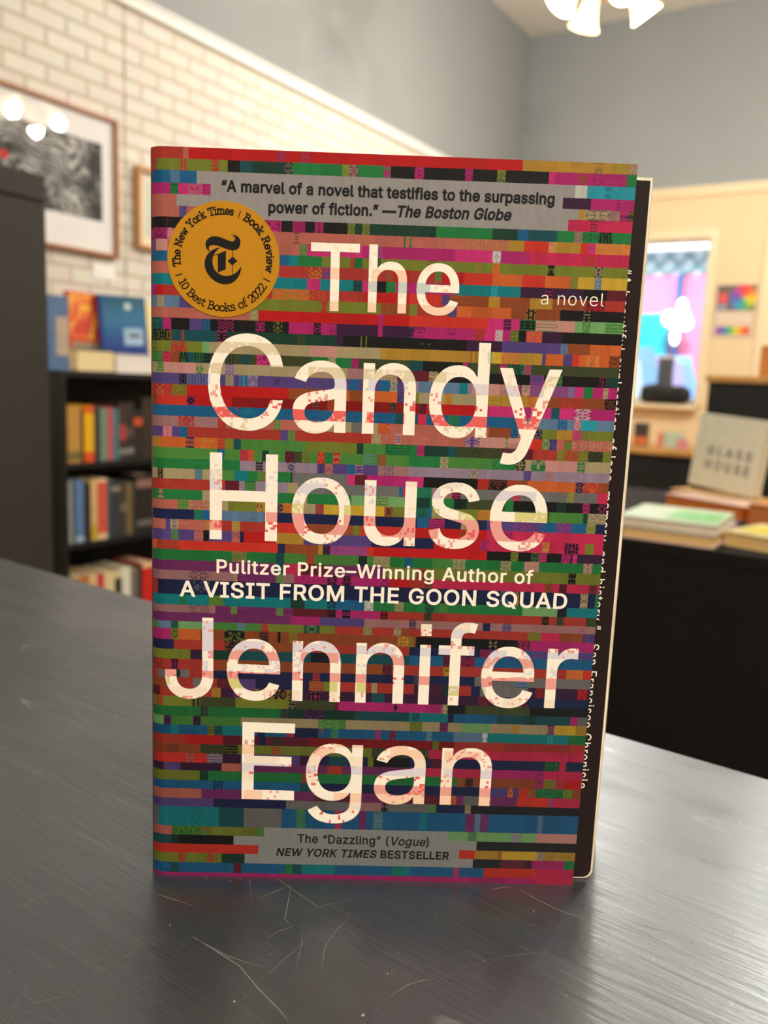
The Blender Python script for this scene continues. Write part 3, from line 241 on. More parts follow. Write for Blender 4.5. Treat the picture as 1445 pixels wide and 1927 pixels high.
grey_paint = mat('grey wall paint', (154, 157, 157), 0.7, 0.2, 0.03, 3, bump=0.02)
cream_paint = mat('cream wall paint', (232, 208, 166), 0.6, 0.25, 0.03, 4, bump=0.02)
white_trim = mat('white painted trim', (238, 236, 230), 0.4, 0.4, 0.02)
cream_trim = mat('cream painted trim', (240, 218, 178), 0.4, 0.4, 0.02)
ceil_paint = mat('ceiling paint', (240, 234, 222), 0.8, 0.15, 0.03, 5)
def brick_mat():
    m, nt, b = newmat('cream painted brick')
    tc = nt.nodes.new('ShaderNodeTexCoord')
    mp = nt.nodes.new('ShaderNodeMapping'); mp.inputs['Rotation'].default_value = (math.radians(-90), 0, 0)
    br = nt.nodes.new('ShaderNodeTexBrick'); br.offset = 0.5; br.squash = 1.0
    br.inputs['Color1'].default_value = (*lin((240, 233, 221)), 1); br.inputs['Color2'].default_value = (*lin((233, 224, 210)), 1)
    br.inputs['Mortar'].default_value = (*lin((206, 194, 172)), 1)
    br.inputs['Scale'].default_value = 1.0; br.inputs['Mortar Size'].default_value = 0.0075; br.inputs['Mortar Smooth'].default_value = 0.3
    br.inputs['Brick Width'].default_value = 0.172; br.inputs['Row Height'].default_value = 0.0625
    nz = nt.nodes.new('ShaderNodeTexNoise'); nz.inputs['Scale'].default_value = 14; nz.inputs['Detail'].default_value = 5
    mx = nt.nodes.new('ShaderNodeMix'); mx.data_type = 'RGBA'; mx.blend_type = 'MULTIPLY'; mx.inputs[0].default_value = 0.18
    nt.links.new(tc.outputs['Object'], mp.inputs[0]); nt.links.new(mp.outputs[0], br.inputs['Vector'])
    nt.links.new(tc.outputs['Object'], nz.inputs['Vector'])
    nt.links.new(br.outputs['Color'], mx.inputs[6]); nt.links.new(nz.outputs['Color'], mx.inputs[7])
    nt.links.new(mx.outputs[2], b.inputs['Base Color'])
    bp = nt.nodes.new('ShaderNodeBump'); bp.inputs['Strength'].default_value = 0.5; bp.inputs['Distance'].default_value = 0.004; bp.invert = True
    nt.links.new(br.outputs['Fac'], bp.inputs['Height']); nt.links.new(bp.outputs[0], b.inputs['Normal'])
    b.inputs['Roughness'].default_value = 0.6; b.inputs['Specular IOR Level'].default_value = 0.25
    return m
brick = brick_mat()
# left wall: x along the wall, +y behind the wall
bm = bmesh.new(); box(bm, -9.0, 0.0, 0.0, 0.15, MOLD_Z, CEIL_Z + 0.05); struct('wall_left', bm, grey_paint, CORNER, RL)
seam = ls(on_left(233, 80))
bm = bmesh.new(); box(bm, -9.0, seam - 0.004, 0.0, 0.15, 0, MOLD_Z); box(bm, seam + 0.004, 0.0, 0.0, 0.15, 0, MOLD_Z); box(bm, seam - 0.004, seam + 0.004, 0.006, 0.15, 0, MOLD_Z)
struct('wall_left_brick', bm, brick, CORNER, RL)
bm = bmesh.new(); box(bm, -9.0, -0.02, -0.022, 0.0, MOLD_Z - 0.005, MOLD_Z + 0.042); box(bm, -9.0, -0.02, -0.030, 0.0, MOLD_Z + 0.030, MOLD_Z + 0.042)
struct('trim_1', bm, white_trim, CORNER, RL)
bm = bmesh.new(); box(bm, -9.0, -0.02, -0.016, 0.0, 0, 0.14); struct('baseboard_left', bm, white_trim, CORNER, RL)

# back wall with a window opening
wr_t, wr_b = on_back(1344, 447), on_back(1303, 763)
WX1 = (bs(wr_t) + bs(wr_b)) / 2; WX0 = WX1 - 1.5
WZ1, WZ0 = float(wr_t[2]), float(wr_b[2])
BW = 6.5
bm = bmesh.new(); box(bm, -0.15, BW, 0.0, 0.15, MOLD_Z, CEIL_Z + 0.05); struct('wall_back', bm, grey_paint, CORNER, RB)
bm = bmesh.new()
box(bm, -0.15, WX0, 0.0, 0.15, 0, MOLD_Z); box(bm, WX1, BW, 0.0, 0.15, 0, MOLD_Z)
box(bm, WX0, WX1, 0.0, 0.15, 0, WZ0); box(bm, WX0, WX1, 0.0, 0.15, WZ1, MOLD_Z)
struct('wall_back_lower', bm, cream_paint, CORNER, RB)
bm = bmesh.new(); box(bm, 0.02, BW, -0.024, 0.0, MOLD_Z - 0.05, MOLD_Z); box(bm, 0.02, BW, -0.036, 0.0, MOLD_Z - 0.014, MOLD_Z + 0.006)
struct('trim_2', bm, cream_trim, CORNER, RB)
pil = bs(on_back(1441, 600))
bm = bmesh.new(); box(bm, pil - 0.045, pil + 0.05, -0.03, 0.0, 0, MOLD_Z - 0.05); struct('trim_3', bm, cream_trim, CORNER, RB)
bm = bmesh.new(); box(bm, pil + 0.05, BW, -0.012, 0.0, 0.9, MOLD_Z - 0.05); struct('trim_4', bm, mat('off white panel', (226, 214, 200), 0.5, 0.3, 0.02), CORNER, RB)
bm = bmesh.new(); box(bm, 0.02, BW, -0.016, 0.0, 0, 0.14); struct('baseboard_back', bm, cream_trim, CORNER, RB)
# right wall
q = CORNER + BDIR * BW
bm = bmesh.new(); box(bm, -9.0, 0.0, -0.15, 0.0, 0, CEIL_Z + 0.05); struct('wall_right', bm, grey_paint, q, RL)
bm = bmesh.new(); box(bm, -BW - 0.4, 0.4, 0.0, 0.15, 0, CEIL_Z + 0.05); struct('wall_rear', bm, grey_paint, CORNER - LDIR * 9.0 , RL + math.pi / 2)
bm = bmesh.new(); box(bm, -9.3, 0.6, -BW - 0.4, 0.6, CEIL_Z, CEIL_Z + 0.2); struct('ceiling', bm, ceil_paint, CORNER, RL)
bm = bmesh.new(); box(bm, -9.0, 0.15, -BW - 0.2, 0.15, -0.1, 0.0)
struct('floor', bm, mat('brown plank floor', (96, 74, 56), 0.5, 0.35, 0.2, 6, (1, 14, 1)), CORNER, RL)

# window
def glass_mat(name='clear pane', gloss=0.02):
    m = bpy.data.materials.new(name); m.use_nodes = True; nt = m.node_tree; nt.nodes.clear()
    out = nt.nodes.new('ShaderNodeOutputMaterial'); mx = nt.nodes.new('ShaderNodeMixShader')
    tr = nt.nodes.new('ShaderNodeBsdfTransparent'); gl = nt.nodes.new('ShaderNodeBsdfGlossy'); gl.inputs['Roughness'].default_value = gloss
    ge = nt.nodes.new('ShaderNodeNewGeometry'); dt = nt.nodes.new('ShaderNodeVectorMath'); dt.operation = 'DOT_PRODUCT'
    nt.links.new(ge.outputs['Normal'], dt.inputs[0]); nt.links.new(ge.outputs['Incoming'], dt.inputs[1])
    def mth(op, a, b_=0.0):
        n = nt.nodes.new('ShaderNodeMath'); n.operation = op
        for i, v in enumerate((a, b_)):
            if isinstance(v, float): n.inputs[i].default_value = v
            else: nt.links.new(v, n.inputs[i])
        return n.outputs[0]
    fr = mth('ADD', mth('MULTIPLY', mth('POWER', mth('SUBTRACT', 1.0, mth('ABSOLUTE', dt.outputs['Value'])), 5.0), 0.94), 0.06)   # both sides reflect alike
    nz = nt.nodes.new('ShaderNodeTexNoise'); nz.inputs['Scale'].default_value = 3
    mr = nt.nodes.new('ShaderNodeMapRange'); mr.inputs[3].default_value = gloss * 0.6; mr.inputs[4].default_value = gloss * 1.4
    nt.links.new(nz.outputs['Fac'], mr.inputs[0]); nt.links.new(mr.outputs[0], gl.inputs['Roughness'])
    nt.links.new(fr, mx.inputs[0]); nt.links.new(tr.outputs[0], mx.inputs[1]); nt.links.new(gl.outputs[0], mx.inputs[2])
    nt.links.new(mx.outputs[0], out.inputs[0]); return m
pane = glass_mat()
bm = bmesh.new(); fw = 0.045
for (x0, x1, z0, z1) in ((WX0, WX0 + fw, WZ0, WZ1), (WX1 - fw * 0.4, WX1, WZ0, WZ1), (WX0, WX1, WZ0, WZ0 + fw), (WX0, WX1, WZ1 - fw * 0.4, WZ1)):
    box(bm, x0, x1, 0.04, 0.1, z0, z1)
win = struct('window_1', bm, white_trim, CORNER, RB)
bm = bmesh.new(); cw = 0.055
box(bm, WX0 - cw, WX0, -0.02, 0.0, WZ0, WZ1 + cw); box(bm, WX1, WX1 + cw, -0.02, 0.0, WZ0, WZ1 + cw); box(bm, WX0, WX1, -0.02, 0.0, WZ1, WZ1 + cw)
obj('casing', bm, cream_trim, win)
SILL = WZ0
simple('sill', WX0 - 0.09, WX1 + 0.02, -0.11, 0.04, WZ0 - 0.03, WZ0, cream_trim, win, 0.004)
bm = bmesh.new(); poly(bm, [(WX0 + 0.02, 0.07, WZ0 + 0.02), (WX1 - 0.01, 0.07, WZ0 + 0.02), (WX1 - 0.01, 0.07, WZ1 - 0.01), (WX0 + 0.02, 0.07, WZ1 - 0.01)]); obj('pane', bm, pane, win)

# ------------------------------------------------------------------ outside the window
OUT = -5.0
def on_out(px, py, extra=0.0): return on_back(px, py, OUT + extra)
g0 = CORNER - BN * 0.25
bm = bmesh.new(); box(bm, -8, 12, 0.0, 14, -0.12, -0.02); struct('ground', bm, mat('pale pavement', (176, 172, 166), 0.8, 0.2, 0.1, 8), g0, RB)
fac = CORNER + BN * OUT
def ox(px, py): p = on_out(px, py); return bs(p), float(p[2])
bl = thing('building', 'pink shop front with turquoise doors seen through the window', 'building', fac, RB)
xs_l, z_pink = ox(1225, 519)
xs_r, _ = ox(1345, 519)
xt, zt = ox(1262, 590)
pinkw = mat('pink stucco', (205, 118, 152), 0.8, 0.2, 0.05, 4)
simple('wall', xs_l - 4, xs_r + 4, 0.0, 0.3, -0.02, z_pink, pinkw, bl)
turq = mat('turquoise paint', (26, 150, 170), 0.6, 0.3, 0.05, 4)
simple('door', xs_l - 1.6, xt, -0.06, 0.0, 0.0, zt, turq, bl)
xp0, _ = ox(1274, 560); xp1, _ = ox(1285, 560)
simple('post', xp0, xp1, -0.12, -0.02, 0.0, z_pink, mat('blue post', (52, 88, 136), 0.5, 0.3), bl)
# lattice frieze
_, zl1 = ox(1290, 474)
bm = bmesh.new(); zb = z_pink; step = 0.24
x = xs_l - 1.5
while x < xs_r + 1.5:
    for s in (1, -1):
        a0 = x if s > 0 else x + step
        v = [(a0, -0.03, zb), (a0 + 0.05, -0.03, zb), (a0 + 0.05 + s * (zl1 - zb), -0.03, zl1), (a0 + s * (zl1 - zb), -0.03, zl1)]
        w = [(p[0], 0.0, p[2]) for p in v]
        vv = [bm.verts.new(p) for p in v + w]
        for qd in ((0, 1, 2, 3), (7, 6, 5, 4), (0, 4, 5, 1), (1, 5, 6, 2), (2, 6, 7, 3), (3, 7, 4, 0)): bm.faces.new([vv[i] for i in qd])
    x += step
obj('lattice', bm, mat('pale blue lattice', (96, 130, 140), 0.6, 0.3), bl)
simple('frieze', xs_l - 4, xs_r + 4, 0.02, 0.3, z_pink, zl1, mat('white frieze', (176, 190, 194), 0.7, 0.2), bl)
simple('cornice', xs_l - 4, xs_r + 4, -0.25, 0.3, zl1, zl1 + 0.12, mat('white cornice', (240, 244, 246), 0.7, 0.2), bl)
simple('parapet', xs_l - 4, xs_r + 4, 0.0, 0.3, zl1 + 0.12, zl1 + 1.6, mat('white parapet', (244, 248, 250), 0.7, 0.2), bl)
# a parked pale blue car seen low in the window
def car(name, label, cx, cy, color):
    t = thing(name, label, 'car', CORNER + BDIR * cx - BN * cy, RB)
    bm = bmesh.new()
    prof = [(-0.8, 0.3), (0.8, 0.3), (0.85, 0.8), (0.68, 0.95), (0.55, 1.45), (-0.55, 1.45), (-0.68, 0.95), (-0.85, 0.8)]
    a = [bm.verts.new((x, 0.0, z)) for x, z in prof]; b = [bm.verts.new((x, 1.9, z)) for x, z in prof]
    bm.faces.new(a); bm.faces.new(b[::-1])
    for i in range(len(prof)): bm.faces.new((a[i - 1], a[i], b[i], b[i - 1]))
    obj('body', bm, color, t, bevel=0.06)
    bm = bmesh.new(); poly(bm, [(-0.55, -0.01, 1.0), (0.55, -0.01, 1.0), (0.48, -0.01, 1.38), (-0.48, -0.01, 1.38)]); obj('windscreen', bm, M('pale windscreen', (150, 180, 205), 0.1, 0.6), t)
    for s in (-1, 1):
        bm = bmesh.new(); lathe(bm, [(0.0, 0.0), (0.1, 0.0), (0.1, 0.03), (0.0, 0.03)], 16, 0, Matrix.Translation((s * 0.62, -0.005, 0.72)) @ Matrix.Rotation(math.radians(90), 4, 'X'))
        obj('headlight', bm, M('headlight glass', (230, 240, 250), 0.1, 0.6), t)
        simple('wheel', s * 0.72 - 0.1, s * 0.72 + 0.1, 0.2, 0.85, 0.0, 0.6, M('black rubber', (28, 28, 30), 0.7), t, 0.08)
carx = bs(on_back(1118, 700, -2.6)); car('car', 'pale blue car parked outside the back window', carx, 2.6, M('pale blue car paint', (96, 146, 196), 0.25, 0.6))
# made-up cluster of glowing globes, put in for a white glare in the window
lp = on_out(1276, 600, 0.35)
t = thing('glare_globes', 'white glowing globe cluster standing in for a glare in the window', 'globe cluster', (lp[0], lp[1], lp[2]), RB)
glow = mat('glowing frosted globe', (255, 250, 240), 0.4, 0.3, 0.01, emit=3.0)
bm = bmesh.new(); tube(bm, [(0, 0, 0), (0, 0.12, 0.03), (0, 0.33, 0.03)], 0.02); box(bm, -0.06, 0.06, 0.31, 0.35, -0.06, 0.12); obj('bracket', bm, white_trim, t)
for dx, dz, r, hgt in ((-0.09, 0.0, 0.10, 1), (0.085, -0.05, 0.09, 1), (0.035, 0.14, 0.06, 1.7), (-0.02, -0.22, 0.05, 2.0)):
    bm = bmesh.new(); bmesh.ops.create_uvsphere(bm, u_segments=20, v_segments=12, radius=r)
    for v in bm.verts: v.co.z *= hgt
    for f in bm.faces: f.smooth = True
    o = obj('globe', bm, glow, t, (dx, 0, dz))

# ------------------------------------------------------------------ ceiling lights
brass = mat('antique brass', (196, 150, 82), 0.3, 0.5, 0.05, metal=0.8)
shade_m = mat('lit frosted glass', (255, 226, 170), 0.5, 0.3, 0.02, emit=2.6)
bulb_m = mat('lit bulb', (255, 240, 210), 0.5, 0.3, 0.01, emit=14.0)
def ceiling_light(label, loc, az0, watts):
    t = thing('ceiling_light', label, 'ceiling light', (loc[0], loc[1], loc[2]), 0, 'ceiling lights')
    top = CEIL_Z - loc[2]
    bm = bmesh.new(); lathe(bm, [(0.0, top), (0.085, top), (0.08, top - 0.03), (0.03, top - 0.07), (0.0, top - 0.07)], 28); obj('canopy', bm, brass, t)
    bm = bmesh.new(); tube(bm, [(0, 0, top - 0.06), (0, 0, 0.2)], 0.012); obj('rod', bm, brass, t)
    bm = bmesh.new(); lathe(bm, [(0.0, 0.24), (0.05, 0.235), (0.10, 0.2), (0.11, 0.16), (0.07, 0.11), (0.055, 0.07), (0.075, 0.04), (0.06, 0.005), (0.02, -0.01), (0.012, -0.025), (0.016, -0.035), (0.0, -0.045)], 28); obj('hub', bm, brass, t)
    for k in range(4):
        az = az0 + k * math.pi / 2
        R = Matrix.Rotation(az, 4, 'Z')
        bm = bmesh.new(); tube(bm, [R @ Vector(p) for p in ((0.05, 0, 0.03), (0.09, 0, 0.055), (0.115, 0, 0.045), (0.125, 0, 0.02))], 0.008); obj('arm', bm, brass, t)
        A = R @ Matrix.Translation((0.122, 0, 0.03)) @ Matrix.Rotation(math.radians(-38), 4, 'Y')
        bm = bmesh.new(); lathe(bm, [(0.022, 0.0), (0.03, -0.012), (0.035, -0.04), (0.044, -0.08), (0.058, -0.115), (0.071, -0.135), (0.0685, -0.135), (0.056, -0.113), (0.042, -0.08), (0.033, -0.04), (0.02, -0.004)], 28, 0, A); sh = obj('shade', bm, shade_m, t)
        bm = bmesh.new(); lathe(bm, [(0.0, -0.03), (0.012, -0.035), (0.022, -0.065), (0.026, -0.085), (0.02, -0.105), (0.0, -0.113)], 16, 0, A); obj('bulb', bm, bulb_m, sh)
        lamp('POINT', 'bulb_glow', A @ Vector((0, 0, -0.19)), watts / 4, WARM, 0.045, None, t)
LA = at_y(1139, -18, 3.9)
ceiling_light('ceiling light with frosted bell shades in front of the grey back wall', LA, math.radians(-78), 80)
LB = np.array([2.20, 3.15, TZ + 2.02])
ceiling_light('ceiling light far out to the right, mirrored in the big framed drawing', LB, math.radians(-70), 135)
LC = np.array([0.7, -1.25, TZ + 2.0])  # unseen fixture, added to light the front cover
ceiling_light('added ceiling light out of view behind the camera, lighting the cover of the novel', LC, math.radians(-70), 250)

# ------------------------------------------------------------------ black table
E0, E1 = at_z(0, 1048, TZ), at_z(1445, 1463, TZ)
td = (E1 - E0) / np.linalg.norm(E1 - E0); TRZ = math.atan2(td[1], td[0])
tn = np.array([-td[1], td[0], 0])                        # away from the camera
TO = E0 + td * 0.28 - tn * 0.0; TO[2] = 0.0
def tl(p): q = np.asarray(p, float) - TO; return float(q @ td), float(q @ tn)   # table coordinates of a point on the top
def table_mat():
    m, nt, b = newmat('worn black painted top')
    N = nt.nodes.new; Lk = nt.links.new
    tc = N('ShaderNodeTexCoord')
    def noise(scale, rot, stretch, detail=6, dist=0.0, rough=0.6):
        mp = N('ShaderNodeMapping'); mp.inputs['Scale'].default_value = stretch; mp.inputs['Rotation'].default_value = (0, 0, math.radians(rot))
        n = N('ShaderNodeTexNoise'); n.inputs['Scale'].default_value = scale; n.inputs['Detail'].default_value = detail; n.inputs['Distortion'].default_value = dist; n.inputs['Roughness'].default_value = rough
        Lk(tc.outputs['Object'], mp.inputs[0]); Lk(mp.outputs[0], n.inputs['Vector']); return n.outputs['Fac']
    def rng(v, a, b_, c, d):
        r = N('ShaderNodeMapRange'); r.inputs[1].default_value = a; r.inputs[2].default_value = b_; r.inputs[3].default_value = c; r.inputs[4].default_value = d
        Lk(v, r.inputs[0]); return r.outputs[0]
    def mth(op, a, b_):
        n = N('ShaderNodeMath'); n.operation = op
        for i, v in enumerate((a, b_)):
            if isinstance(v, (int, float)): n.inputs[i].default_value = v
            else: Lk(v, n.inputs[i])
        return n.outputs[0]
    cloud = noise(9, 0, (1, 1, 1), 5, 0.6)
    brush = noise(60, 34, (0.16, 1.6, 1), 6, 0.8)
    brush2 = noise(150, 18, (0.12, 1.5, 1), 4, 0.4)
    grit = noise(420, 0, (1, 1, 1), 3)
    # fine hair scratches: narrow bands of two stretched noises
    def hair(scale, rot, st, width, cut):
        n = noise(scale, rot, st, 1, 0.3, 0.4); d = N('ShaderNodeMath'); d.operation = 'ABSOLUTE'; Lk(mth('SUBTRACT', n, 0.5), d.inputs[0])
        line = rng(d.outputs[0], 0.0, width, 1.0, 0.0)
        gate = rng(noise(scale * 0.5, rot + 40, (1, 1, 1), 3), cut, cut + 0.06, 0, 1)
        return mth('MULTIPLY', line, gate)
    sc = mth('ADD', mth('ADD', hair(26, 12, (0.1, 1, 1), 0.0035, 0.54), hair(34, 72, (0.1, 1, 1), 0.0035, 0.58)), hair(30, -35, (0.12, 1, 1), 0.0035, 0.57))
    col = N('ShaderNodeMix'); col.data_type = 'RGBA'
    col.inputs[6].default_value = (*lin((8, 8, 11)), 1); col.inputs[7].default_value = (*lin((46, 46, 49)), 1)
    Lk(rng(mth('ADD', mth('MULTIPLY', cloud, 0.6), mth('MULTIPLY', brush, 0.4)), 0.38, 0.66, 0, 1), col.inputs[0])
    c2 = N('ShaderNodeMix'); c2.data_type = 'RGBA'; c2.inputs[7].default_value = (*lin((150, 144, 136)), 1)
    Lk(mth('MULTIPLY', sc, 0.4), c2.inputs[0]); Lk(col.outputs[2], c2.inputs[6]); Lk(c2.outputs[2], b.inputs['Base Color'])
    Lk(rng(mth('ADD', mth('MULTIPLY', cloud, 0.5), mth('MULTIPLY', brush, 0.5)), 0.36, 0.64, 0.44, 0.26), b.inputs['Roughness'])
    b.inputs['IOR'].default_value = 2.05; b.inputs['Specular IOR Level'].default_value = 1.0
    b.inputs['Specular Tint'].default_value = (0.80, 0.89, 1.0, 1); b.inputs['Sheen Weight'].default_value = 0.22; b.inputs['Sheen Roughness'].default_value = 0.33; b.inputs['Sheen Tint'].default_value = (0.9, 0.9, 0.92, 1)
    h = mth('ADD', mth('ADD', mth('MULTIPLY', brush, 0.6), mth('MULTIPLY', brush2, 0.5)), mth('MULTIPLY', grit, 0.12))
    bp = N('ShaderNodeBump'); bp.inputs['Strength'].default_value = 0.55; bp.inputs['Distance'].default_value = 0.0007
    Lk(h, bp.inputs['Height']); Lk(bp.outputs[0], b.inputs['Normal'])
    return m
top_m = table_mat()
scratch_m = mat('bare scratch', (132, 126, 118), 0.4, 0.6, 0.1, 200)
fleck_m = mat('pale fleck', (190, 182, 170), 0.5, 0.4, 0.1, 200)
black_wood = mat('black stained wood', (26, 24, 23), 0.45, 0.4, 0.12, 10, (1, 1, 8))
tb = thing('table', 'black painted counter-height table with a scratched top under the striped novel', 'table', TO, TRZ)
bm = bmesh.new()
x0, x1, y0, y1, z0, z1 = -0.5, 1.3, -1.1, 0.0, TZ - 0.03, TZ
v = box(bm, x0, x1, y0, y1, z0, z1)
bmesh.ops.bevel(bm, geom=[e for e in bm.edges], offset=0.0025, segments=2, profile=0.5, affect='EDGES')
def streak(pts, wid, mi):
    """a scratch: thin strip lying on the top"""
    P = [tl(at_z(x, y, TZ)) for x, y in pts]
    L, Rr = [], []
    for i, p in enumerate(P):
        a, b = P[max(i - 1, 0)], P[min(i + 1, len(P) - 1)]
        dx, dy = b[0] - a[0], b[1] - a[1]; n = math.hypot(dx, dy) or 1
        w = wid * 0.6 * (0.25 if i in (0, len(P) - 1) else 1) * 0.5
        L.append((p[0] - dy / n * w, p[1] + dx / n * w, TZ + 0.00008)); Rr.append((p[0] + dy / n * w, p[1] - dx / n * w, TZ + 0.00008))
    for i in range(len(P) - 1):
        poly(bm, [Rr[i], Rr[i + 1], L[i + 1], L[i]], mi)
zl = lambda zx, zy: (zx / 2.0014, 1600 + zy / 2.0)          # readings of the lower left / lower right crops
zr = lambda zx, zy: (722 + zx / 2.0, 1600 + zy / 2.0)
for pts, w in (
    ([zl(575, 160), zl(650, 185), zl(730, 212)], .00035), ([zl(720, 322), zl(800, 372), zl(900, 435), zl(968, 517), zl(1040, 590), zl(1088, 645)], .0004),
    ([zl(720, 325), zl(860, 400), zl(1000, 448)], .0003), ([zl(940, 105), zl(947, 190)], .0003), ([zl(948, 192), zl(1040, 155), zl(1095, 132)], .0003),
    ([zl(1095, 132), zl(1088, 180), zl(1072, 260), zl(1100, 290), zl(1050, 305), zl(1000, 335)], .00025), ([zl(1330, 235), zl(1270, 300), zl(1225, 360), zl(1205, 480)], .00025),
    ([zl(1140, 290), zl(1135, 360), zl(1105, 490)], .00022), ([zl(1200, 300), zl(1060, 420), zl(980, 500)], .0002), ([zl(1250, 325), zl(1290, 365)], .0003),
    ([zl(890, 520), zl(940, 566)], .0003), ([zl(0, 250), zl(120, 190), zl(300, 110)], .0003), ([zl(0, 610), zl(200, 560), zl(400, 505)], .00025),
    ([zl(1090, 240), zl(1240, 205), zl(1380, 175)], .0002),
    ([zr(500, 145), zr(600, 198), zr(690, 240), zr(735, 250)], .0004), ([zr(735, 250), zr(820, 285), zr(905, 302)], .0002), ([zr(195, 235), zr(202, 272)], .0006),
    ([zr(0, 568), zr(90, 508), zr(150, 490), zr(200, 485)], .0004), ([zr(200, 485), zr(400, 410), zr(560, 388), zr(615, 387)], .00018),
    ([zr(905, 255), zr(1000, 290), zr(1060, 302)], .0003), ([zr(1085, 312), zr(1140, 280)], .0003), ([zr(1280, 285), zr(1320, 335), zr(1315, 420), zr(1295, 520), zr(1270, 610)], .00025),
    ([zr(1180, 320), zr(1162, 385)], .0002), ([zr(1385, 410), zr(1412, 440)], .0003), ([zr(400, 150), zr(440, 142), zr(490, 137)], .0004), ([zr(920, 150), zr(945, 128)], .0002),
    ([(1378, 1470), (1395, 1500)], .0004), ([(1290, 1425), (1310, 1450)], .0004),
    ([(152, 1400), (200, 1417)], .0004), ([(150, 1398), (250, 1410)], .0003), ([(55, 1384), (115, 1358)], .0004), ([(98, 1425), (165, 1445)], .0003),
    ([(0, 1222), (24, 1234)], .0008)):
    streak(pts, w, 1)
rs = random.Random(3)
fl = [(129, 1190, 3), (266, 1241, 2.6), (145, 1313, 3.4), (218, 1346, 4), (31, 1345, 2), (100, 1420, 2), (150, 1278, 2), (160, 1271, 2), (34, 1371, 2), (683, 1911, 3), (441, 1885, 2), (320, 1741, 1.5), (230, 1709, 1.5), (264, 1674, 1.3), (1004, 1716, 1.5), (1180, 1596, 1.6), (1206, 1583, 2), (1327, 1529, 2), (1230, 1807, 2), (1378, 1891, 2), (1065, 1874, 1.6), (729, 1833, 1.3), (1390, 1549, 3)]
for _ in range(70): fl.append((rs.uniform(0, 1445), rs.uniform(1500, 1920), rs.uniform(0.5, 1.1)))
for px, py, r in fl:
    c = tl(at_z(px, py, TZ)); rr = r * 0.00014
    poly(bm, [(c[0] + rr * rs.uniform(.6, 1.2) * math.cos(a), c[1] + rr * rs.uniform(.6, 1.2) * math.sin(a), TZ + 0.0001) for a in [k * math.pi / 4 for k in range(8)]], 2)
for _ in range(150):          # short scuffs on the left front
    px, py = rs.uniform(0, 290), rs.uniform(1755, 1925); l = rs.uniform(3, 14); s = rs.choice((0.75, -0.22, -0.15, 0.6))
    streak([(px, py), (px + l * .5, py + l * .5 * s), (px + l, py + l * s)], .0002, 1)
obj('tabletop', bm, [top_m, scratch_m, fleck_m], tb)
bm = bmesh.new(); a = 0.06
box(bm, x0 + a, x1 - a, y0 + a, y0 + a + 0.022, TZ - 0.11, TZ - 0.03); box(bm, x0 + a, x1 - a, y1 - a - 0.022, y1 - a, TZ - 0.11, TZ - 0.03)
box(bm, x0 + a, x0 + a + 0.022, y0 + a + .022, y1 - a - .022, TZ - 0.11, TZ - 0.03); box(bm, x1 - a - 0.022, x1 - a, y0 + a + .022, y1 - a - .022, TZ - 0.11, TZ - 0.03)
obj('apron', bm, black_wood, tb)
for lx in (x0 + a - 0.005, x1 - a - 0.055):
    for ly in (y0 + a - 0.005, y1 - a - 0.055):
        simple('leg', lx, lx + 0.06, ly, ly + 0.06, 0, TZ - 0.03, black_wood, tb, 0.004)

# ------------------------------------------------------------------ the novel in front
HB = 0.2127
A0, B0 = at_z(287, 1646, TZ), at_z(1077, 1666, TZ)
wv = B0 - A0; CW = float(np.linalg.norm(wv)); wv = wv / CW
cn = np.array([wv[1], -wv[0], 0.0])                 # towards the reader
TLc = A0 + np.array([0, 0, HB]); TRc = B0 + np.array([0, 0, HB]) + cn * 0.0048
BASE = A0.copy(); BASE[2] = TZ
def S(u, v):
    p = (1 - u) * (1 - v) * TLc + u * (1 - v) * TRc + (1 - u) * v * A0 + u * v * B0
    s = u * CW
    if s < 0.004: p = p - cn * ((0.004 - s) ** 2 / 0.010)
    return p
def S0(u, v): return (1 - u) * (1 - v) * TLc + u * (1 - v) * TRc + (1 - u) * v * A0 + u * v * B0
def uv(px, py):
    """where the cover is met by the sight line of a pixel"""
    d = ray(px, py); u, v, t = 0.5, 0.5, 0.24
    for _ in range(12):
        r = S0(u, v) - EYE - d * t
        J = np.stack([(S0(u + 1e-4, v) - S0(u, v)) / 1e-4, (S0(u, v + 1e-4) - S0(u, v)) / 1e-4, -d], 1)
        du = np.linalg.solve(J, -r); u += du[0]; v += du[1]; t += du[2]
    return float(u), float(v)
def st(px, py): u, v = uv(px, py); return (u * CW, (1 - v) * HB)
def cover_pt(s, t, lift=0.0): return S(s / CW, 1 - t / HB) + cn * lift - BASE

PAL = {k: tuple(0.7 * x for x in lin(c)) for k, c in {
    'R': (188, 24, 22), 'r': (204, 52, 36), 'S': (184, 100, 84), 'C': (202, 140, 128), 'K': (24, 21, 20), 'G': (34, 118, 58), 'g': (76, 132, 56), 'J': (120, 168, 104),
    'O': (118, 124, 40), 'F': (62, 68, 36), 'D': (24, 58, 44), 'B': (26, 92, 134), 'b': (96, 124, 152), 'T': (16, 122, 128), 't': (40, 150, 164), 'M': (176, 36, 106),
    'm': (204, 46, 116), 'P': (86, 66, 124), 'p': (138, 74, 128), 'N': (28, 34, 72), 'Y': (180, 134, 46), 'Z': (204, 164, 48), 'A': (206, 98, 42), 'a': (218, 122, 62),
    'L': (152, 130, 146), 'W': (158, 150, 145), 'w': (204, 198, 188), 'z': (126, 124, 120), 'E': (170, 150, 110), 'U': (98, 28, 42), 'V': (58, 26, 56), 'H': (160, 112, 110),
    'Q': (112, 108, 104), 'I': (144, 70, 34), 'i': (172, 54, 42), 'X': (24, 76, 82), 'q': (198, 40, 80), 'd': (132, 18, 18), 'e': (116, 42, 96)}.items()}
